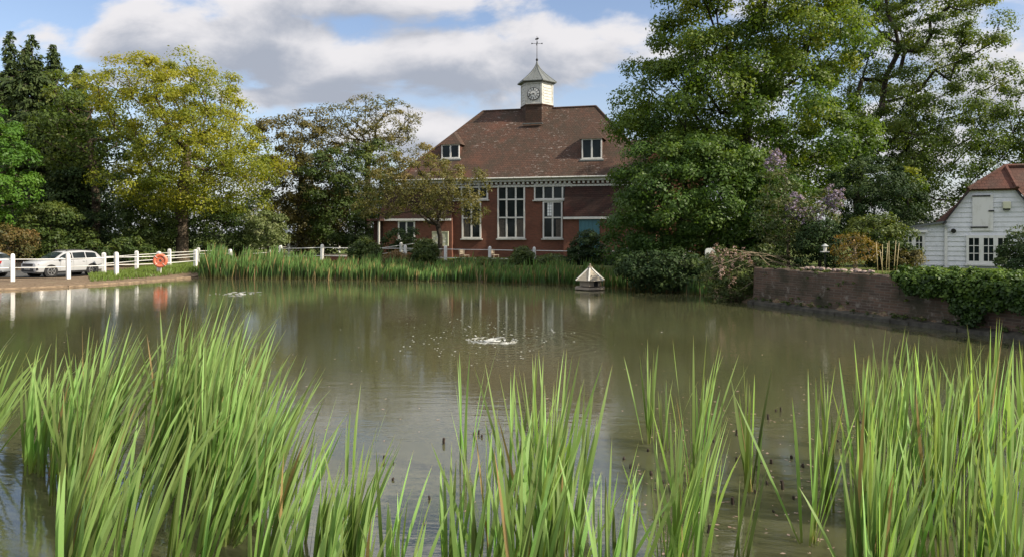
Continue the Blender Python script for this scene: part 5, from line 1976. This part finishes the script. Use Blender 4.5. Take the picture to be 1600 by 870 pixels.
# pipe outlet in the left bank
pw = W(266.5, 436, 40.3)
pz = MB().lathe([(.085, -.4), (.085, 0), (.062, 0), (.062, -.2)], 14, 0, Matrix.Rotation(R(75), 4, 'X'))
po_ = pz.build('pipe', M['black'])
po_.location = (pw.x, pw.y, .12)
tag(po_, 'small dark pipe outlet in the sloping left bank', 'pipe')

# brick ledge beside the lane
bl_ = MB()
a, b = W(506, 400, 49.3), W(556, 400, 48.3)
za = ground_z(a.x, a.y)
dv = (b - a).normalized()
n_ = Vector((-dv.y, dv.x, 0))
ob = MB().box((0, -.15, -.3), ((b - a).length, .15, .42)).build('low_brick_wall', M['brick'])
ob.location = (a.x, a.y, za)
ob.rotation_euler = (0, 0, math.atan2(dv.y, dv.x))
lo = Vector(ob.location)
cop = MB().box((-.03, -.19, .42), ((b - a).length + .03, .19, .50)).build('coping', M['concrete'], ob)
tag(ob, 'low red brick parapet with pale coping behind the reeds', 'wall')


# ------------------------------------------------------------------ cars
def car(label, loc, rz, paint, s=1.0, plate=True):
    root = empty('parked_car', loc, rz, label, 'car', 'cars parked by the pond')
    root.scale = (s, s, s)
    # stations along x (nose at +x): x, sill height, shoulder height, half width
    st = [(2.36, .42, .70, .60), (2.30, .30, .88, .76), (2.10, .24, .98, .86), (1.60, .23, 1.05, .92), (1.05, .23, 1.09, .93), (.2, .23, 1.10, .935), (-.8, .23, 1.12, .935), (-1.5, .23, 1.14, .93),
          (-2.0, .26, 1.12, .90), (-2.26, .34, 1.06, .84), (-2.33, .45, .90, .74)]
    mb = MB()

    def ring(x, zb, zt, w):
        h = zt - zb
        half = [(.0, zb), (w * .82, zb), (w * .97, zb + h * .14), (w, zb + h * .42), (w * .985, zb + h * .72), (w * .93, zb + h * .93), (w * .80, zt), (0, zt + .025)]
        return [(x, y, z) for y, z in half] + [(x, -y, z) for y, z in half[-2:0:-1]]
    rings = [ring(*q) for q in st]
    k = len(rings[0])
    mb.add([p for r_ in rings for p in r_], [(i * k + j, i * k + (j + 1) % k, (i + 1) * k + (j + 1) % k, (i + 1) * k + j) for i in range(len(rings) - 1) for j in range(k)]
           + [tuple(range(k)), tuple((len(rings) - 1) * k + j for j in range(k - 1, -1, -1))])
    gs = [(1.18, 1.06, 1.08, .84, .80), (.85, 1.07, 1.30, .86, .74), (.42, 1.08, 1.55, .87, .66), (.0, 1.08, 1.62, .87, .645), (-.8, 1.10, 1.645, .87, .64), (-1.55, 1.12, 1.60, .86, .62), (-1.85, 1.12, 1.50, .85, .62), (-2.20, 1.08, 1.12, .82, .74)]

    def gring(x, zb, zt, wb, wt):
        half = [(0, zb), (wb, zb), (wt + .02, zt - .06), (wt - .05, zt), (0, zt + .02)]
        return [(x, y, z) for y, z in half] + [(x, -y, z) for y, z in half[-2:0:-1]]
    rings = [gring(*q) for q in gs]
    k = len(rings[0])
    mb.add([p for r_ in rings for p in r_], [(i * k + j, i * k + (j + 1) % k, (i + 1) * k + (j + 1) % k, (i + 1) * k + j) for i in range(len(rings) - 1) for j in range(k)]
           + [tuple(range(k)), tuple((len(rings) - 1) * k + j for j in range(k - 1, -1, -1))])
    body = mb.build('body', paint, root, smooth=True)
    body.modifiers.new('split', 'EDGE_SPLIT').split_angle = R(38)

    def gp(x, f, side, off=.012):
        X = [q[0] for q in gs]
        zb = np.interp(-x, [-q for q in X], [q[1] for q in gs])
        zt = np.interp(-x, [-q for q in X], [q[2] for q in gs]) - .06
        wb = np.interp(-x, [-q for q in X], [q[3] for q in gs])
        wt = np.interp(-x, [-q for q in X], [q[4] for q in gs]) + .02
        return (x, side * (wb + (wt - wb) * f + off), zb + (zt - zb) * f)
    for side in (-1, 1):
        for x0, x1, fa, fb in ((.78, -.02, .0, 1), (-.10, -.92, 0, 1), (-1.0, -1.72, 0, 1)):
            n = 6
            vs = []
            for i in range(n + 1):
                x = x0 + (x1 - x0) * i / n
                vs += [gp(x, .10, side), gp(x, .90, side)]
            MB().add(vs, [(2 * i, 2 * i + 1, 2 * i + 3, 2 * i + 2) for i in range(n)]).build('side_window', M['glass'], root)
        lamp = MB()
        lamp.add([(2.27, side * .50, .80), (2.12, side * .86, .84), (2.08, side * .84, .97), (2.24, side * .52, .92), (2.30, side * .50, .80), (2.15, side * .885, .84), (2.10, side * .865, .965), (2.26, side * .52, .91)],
                 [(4, 5, 6, 7), (0, 1, 5, 4), (1, 2, 6, 5), (2, 3, 7, 6), (3, 0, 4, 7)])
        lamp.build('headlight', M['lamp'], root)
        MB().box((-2.32, side * .62 - .14, .90), (-2.20, side * .62 + .18, 1.06), 0, Matrix.Rotation(side * R(-6), 4, 'Z')).build('taillight', M['redlens'], root, bevel=.02)
        MB().box((.72, side * .93 - .03 * side - .06, 1.08), (.88, side * .93 + .10 * side + .06, 1.22)).build('mirror', paint, root, bevel=.03)
        dl = MB()
        for x in (.82, -.06, -.96):
            dl.box((x - .006, side * .936 - .01, .42), (x + .006, side * .936 + .004, 1.0))
        for x in (.05, -.85):
            dl.box((x, side * .935 - .01, .93), (x + .16, side * .935 + .022, .96))
        dl.build('door_seam', M['grey'], root)
        MB().box((-1.35, side * .935 - .02, .24), (1.2, side * .935 + .005, .36)).build('sill_cladding', M['black'], root)
        for x in (1.42, -1.36):
            WMx = Matrix.Translation((x, side * .80, .36)) @ Matrix.Rotation(R(90), 4, 'X')
            MB().lathe([(.43, -.145), (.43, .145)], 28, 0, WMx).build('wheel_arch', M['black'], root)
            wo = MB().lathe([(.25, -.155), (.34, -.155), (.365, -.10), (.365, .10), (.34, .155), (.25, .155)], 28, 0, WMx).build('wheel', M['rubber'], root)
            rim = MB().torus(.235, .022, 26, 6, 0, WMx @ Matrix.Translation((0, 0, -side * .155)))
            for q in range(5):
                a = R(72 * q)
                rim.bar(WMx @ Vector((.03 * math.cos(a), .03 * math.sin(a), -side * .165)), WMx @ Vector((.23 * math.cos(a), .23 * math.sin(a), -side * .165)), .07, .03)
            rim.build('rim', M['alloy'], wo)
    # windscreen and rear screen
    ws = MB()
    for x0, x1, in ((1.10, .48), (-2.12, -1.86)):
        n = 4
        vs = []
        X = [q[0] for q in gs]
        for i in range(n + 1):
            x = x0 + (x1 - x0) * i / n
            zt = float(np.interp(-x, [-q for q in X], [q[2] for q in gs])) + .030
            wt = float(np.interp(-x, [-q for q in X], [q[4] for q in gs])) - .055
            vs += [(x, -wt, zt - .005), (x, 0, zt + .008), (x, wt, zt - .005)]
        ws.add(vs, [(3 * i + j, 3 * i + j + 1, 3 * i + 4 + j, 3 * i + 3 + j) for i in range(n) for j in range(2)])
    ws.build('windscreen', M['glass'], root)
    MB().box((2.26, -.52, .70), (2.375, .52, .86)).build('grille', M['black'], root, bevel=.02)
    it = MB().box((2.24, -.62, .36), (2.375, .62, .56))
    for s_ in (-1, 1):
        it.box((2.10, s_ * .72 - .10, .44), (2.29, s_ * .72 + .10, .60))
    it.build('air_intake', M['black'], root, bevel=.02)
    if plate:
        pl = MB().box((2.376, -.27, .50), (2.392, .27, .62)).build('number_plate', M['paper'], root)
        ch_ = MB()
        for i in range(7):
            y = -.22 + i * .066 + (.02 if i > 3 else 0)
            ch_.box((2.3925, y, .525), (2.396, y + .012, .595))
            if i % 2 == 0:
                ch_.box((2.3925, y + .013, .58), (2.396, y + .036, .595))
            ch_.box((2.3925, y + .036, .525), (2.396, y + .047, .595 - .02 * (i % 3)))
        ch_.build('plate_character', M['black'], pl)
    rl_ = MB()
    for s_ in (-1, 1):
        rl_.tube([(.25, s_ * .58, 1.63), (.1, s_ * .58, 1.69), (-1.4, s_ * .57, 1.68), (-1.55, s_ * .57, 1.62)], .018, 6)
    rl_.build('roof_rail', M['black'], root, smooth=True)
    return root


CZ = .09
p = W(100, 400, 40.5)
car('white estate car parked behind the pond fence, nose to the left', (p.x, 40.5, CZ), R(244), M['carpaint'], .83)
p = W(-45, 400, 39.2)
car('silver car at the left photo edge, only its tail showing', (p.x, 39.2, CZ), R(180 + 8), M['silverpaint'], .80)

# ------------------------------------------------------------------ duck house
dp = WP(922, 452)
dk = empty('duck_house', dp, R(20), 'small timber duck house with a plank pyramid roof floating by the reeds', 'duck house')
DR = .53
MB().lathe([(DR * .92, .16), (DR * .92, .46)], 6, 0, None, R(0)).build('wall', M['wood'], dk)
rm = MB()
n6 = 6
zlo, zhi = .40, .92
for j in range(5):
    t0, t1 = j / 5, (j + 1) / 5
    ra, rb = DR * 1.22 * (1 - t0) + .03, DR * 1.22 * (1 - t1) + .05
    za_, zb_ = zlo + (zhi - zlo) * t0, zlo + (zhi - zlo) * t1
    rm.lathe([(ra + .004, za_ - .008), (ra + .006, za_ + .006), (rb, zb_)], 6, 0, None, 0)
drf = rm.build('roof', M['palewood'], dk)
hp = MB()
for k in range(6):
    a = R(60 * k)
    hp.bar((DR * 1.28 * math.cos(a), DR * 1.28 * math.sin(a), zlo + .01), (.04 * math.cos(a), .04 * math.sin(a), zhi + .03), .06, .035)
hp.build('hip_board', M['offwhite'], drf)
MB().lathe([(.10, zhi), (.11, zhi + .05), (.03, zhi + .08), (.03, zhi + .12), (.05, zhi + .15), (.01, zhi + .18)], 10).build('finial', M['wood'], drf)
pm = MB().lathe([(DR * 1.35, .03), (DR * 1.35, .12)], 6, 0, None, 0)
pm.lathe([(DR * .8, -.25), (DR * .8, .03)], 6, 0, None, 0)
pm.build('platform', M['wood'], dk)
DM = Matrix.Rotation(R(-90 + 30), 4, 'Z')
MB().box((-.10, -DR * .80 - .02, .17), (.10, -DR * .80 + .03, .37), 0, Matrix.Rotation(R(30 - 20), 4, 'Z')).build('doorway', M['black'], dk)

# ------------------------------------------------------------------ small things round the hall and garden
nb_p = W(688, 380, 53)
nz = ground_z(nb_p.x, 53)
nb = empty('notice_board', (nb_p.x, 53, nz), R(-12), 'cream notice board with faded papers standing before the hall wall', 'notice board')
zt_, zb_ = W(688, 363, 53).z - nz, W(688, 383.5, 53).z - nz
hw = 12 * 53 / F
MB().box((-hw, -.03, zb_), (hw, .03, zt_)).build('panel', M['cream'], nb)
fr = MB()
fr.box((-hw - .06, -.06, zb_ - .06), (-hw - .002, .04, zt_ + .06))
fr.box((hw + .002, -.06, zb_ - .06), (hw + .06, .04, zt_ + .06))
fr.box((-hw, -.06, zt_ + .002), (hw, .04, zt_ + .06))
fr.box((-hw, -.06, zb_ - .06), (hw, .04, zb_ - .002))
fr.box((-.02, -.05, zb_), (.02, -.032, zt_))
fr.build('frame', M['cream'], nb)
pr_ = MB()
for (x, z, w_, h_) in ((-.46, .62, .13, .10), (-.46, .42, .13, .10), (-.18, .55, .2, .26), (.12, .55, .2, .26), (.38, .45, .11, .10), (.3, .2, .2, .14), (-.3, .15, .2, .12)):
    pr_.box((x - w_ / 2, -.037, zb_ + z * (zt_ - zb_)), (x + w_ / 2, -.031, zb_ + z * (zt_ - zb_) + h_))
pr_.build('paper', M['paper'], nb)
for s_ in (-1, 1):
    MB().box((s_ * hw * .8 - .04, -.02, -.2), (s_ * hw * .8 + .04, .02, zb_ - .062)).build('leg', M['cream'], nb)


def bench(px, d, rz, label):
    p_ = W(px, 400, d)
    z = ground_z(p_.x, d)
    root = empty('bench', (p_.x, d, z), rz, label, 'bench', 'benches on the hall lawn')
    sm = MB()
    for k in range(4): sm.box((-.62, -.22 + k * .11, .43), (.62, -.22 + k * .11 + .09, .46))
    sm.build('seat', M['wood'], root)
    root.scale = (.8, .8, .8)
    bm_ = MB()
    for k in range(3): bm_.box((-.62, .26 + k * .02, .55 + k * .13), (.62, .285 + k * .02, .65 + k * .13))
    bm_.build('backrest', M['wood'], root)
    for x in (-.56, .56):
        for y in (-.18, .24):
            MB().box((x - .03, y - .03, -.05), (x + .03, y + .03, .43 if y < 0 else .9)).build('leg', M['wood'], root)


bench(726, 50, R(75), 'weathered wooden bench seen end on behind the fence, left of the central hall window')
bench(772, 50.5, R(70), 'weathered wooden bench seen end on below the central hall window')

# grey board and pale gateposts under the hanging tree
p = W(1111, 400, 31)
gb = MB()
gz_ = ground_z(p.x, 31)
zt_ = W(1111, 388, 31).z - gz_
pts = [(-.24, 0), (.24, 0), (.24, zt_ - .12), (.19, zt_ - .03), (.10, zt_), (-.10, zt_), (-.19, zt_ - .03), (-.24, zt_ - .12)]
n = len(pts)
gb.add([(x, -.025, z) for x, z in pts] + [(x, .025, z) for x, z in pts], [tuple(range(n)), tuple(range(2 * n - 1, n - 1, -1))] + [(i, (i + 1) % n, (i + 1) % n + n, i + n) for i in range(n)])
gbo = gb.build('grey_board', M['grey'])
gbo.location = (p.x, 31, gz_)
gbo.rotation_euler = (R(-6), 0, R(12))
tag(gbo, 'pale grey round-cornered board standing under the trees beside the hydrangea', 'board')
for px, d, lab in ((1059, 44, 'pale gatepost under the hanging tree, left of its twin'), (1070.5, 44, 'pale gatepost under the hanging tree, right of its twin')):
    p = W(px, 380, d)
    gz_ = ground_z(p.x, d)
    o = post_mesh(W(px, 378, d).z - gz_, .26).build('gatepost', M['offwhite'])
    o.location = (p.x, d, gz_)
    tag(o, lab, 'gatepost')

# bird feeder
p = W(1289, 400, 24.6)
bfz = 1.12
bfe = empty('bird_feeder', (p.x, 24.6, bfz), 0, 'small white bird feeder on a pole before the dark shrub', 'bird feeder')
zt_ = W(1289, 384, 24.6).z - bfz
MB().tube([(0, 0, -.2), (0, 0, zt_)], .014, 6).build('pole', M['black'], bfe)
MB().box((-.12, -.10, zt_ - .22), (.12, .10, zt_ - .19)).build('tray', M['offwhite'], bfe)
MB().lathe([(.055, zt_ - .19), (.055, zt_ - .02)], 12).build('seed_tube', M['offwhite'], bfe)
MB().lathe([(.12, zt_ - .02), (.02, zt_ + .06)], 12).build('feeder_roof', M['grey'], bfe)

# bamboo canes, stones
for i, (px, tp, lx) in enumerate(((1372, 378, -3), (1378, 382, 1), (1384, 380, 3), (1389, 377, 0), (1396, 376, 4), (1400, 380, 5), (1380, 392, -5))):
    a, b = W(px, 420, 23.2), W(px + lx, tp, 23.2)
    a.z = 1.05
    o = MB().tube([Vector((0, 0, 0)), b - a], [.011, .006], 6).build('bamboo_cane', M['cane'], smooth=True)
    o.location = a
    tag(o, 'thin yellow bamboo cane stuck in the bed behind the wall', 'cane', 'bamboo canes in the bed')
rs = random.Random(12)
for i in range(22):
    px = 1253 + i * 5.3 + rs.uniform(-2, 2)
    # on the back half of the wall top
    best = min(np.linspace(0, WL_LEN, 500), key=lambda s: abs(800 + F * (WALL_A + wall_dir * s + wn * .3).x / (WALL_A + wall_dir * s + wn * .3).y - px))
    c = WALL_A + wall_dir * best + wn * rs.uniform(.2, .36)
    bm = bmesh.new()
    bmesh.ops.create_icosphere(bm, subdivisions=2, radius=1)
    sx, sy, sz = rs.uniform(.05, .12), rs.uniform(.05, .10), rs.uniform(.03, .07)
    for v in bm.verts:
        k_ = 1 + rs.uniform(-.14, .14)
        v.co = (v.co.x * sx * k_, v.co.y * sy * k_, v.co.z * sz * k_)
    me = bpy.data.meshes.new('stone')
    bm.to_mesh(me)
    bm.free()
    me.materials.append(M['stone'])
    o = link(bpy.data.objects.new('stone', me))
    o.location = (c.x, c.y, 1.265 + sz * .6)
    o.rotation_euler = (0, 0, rs.uniform(0, 3))
    tag(o, 'rounded pinkish stone laid along the top of the old wall', 'stone', 'stones on the wall top')
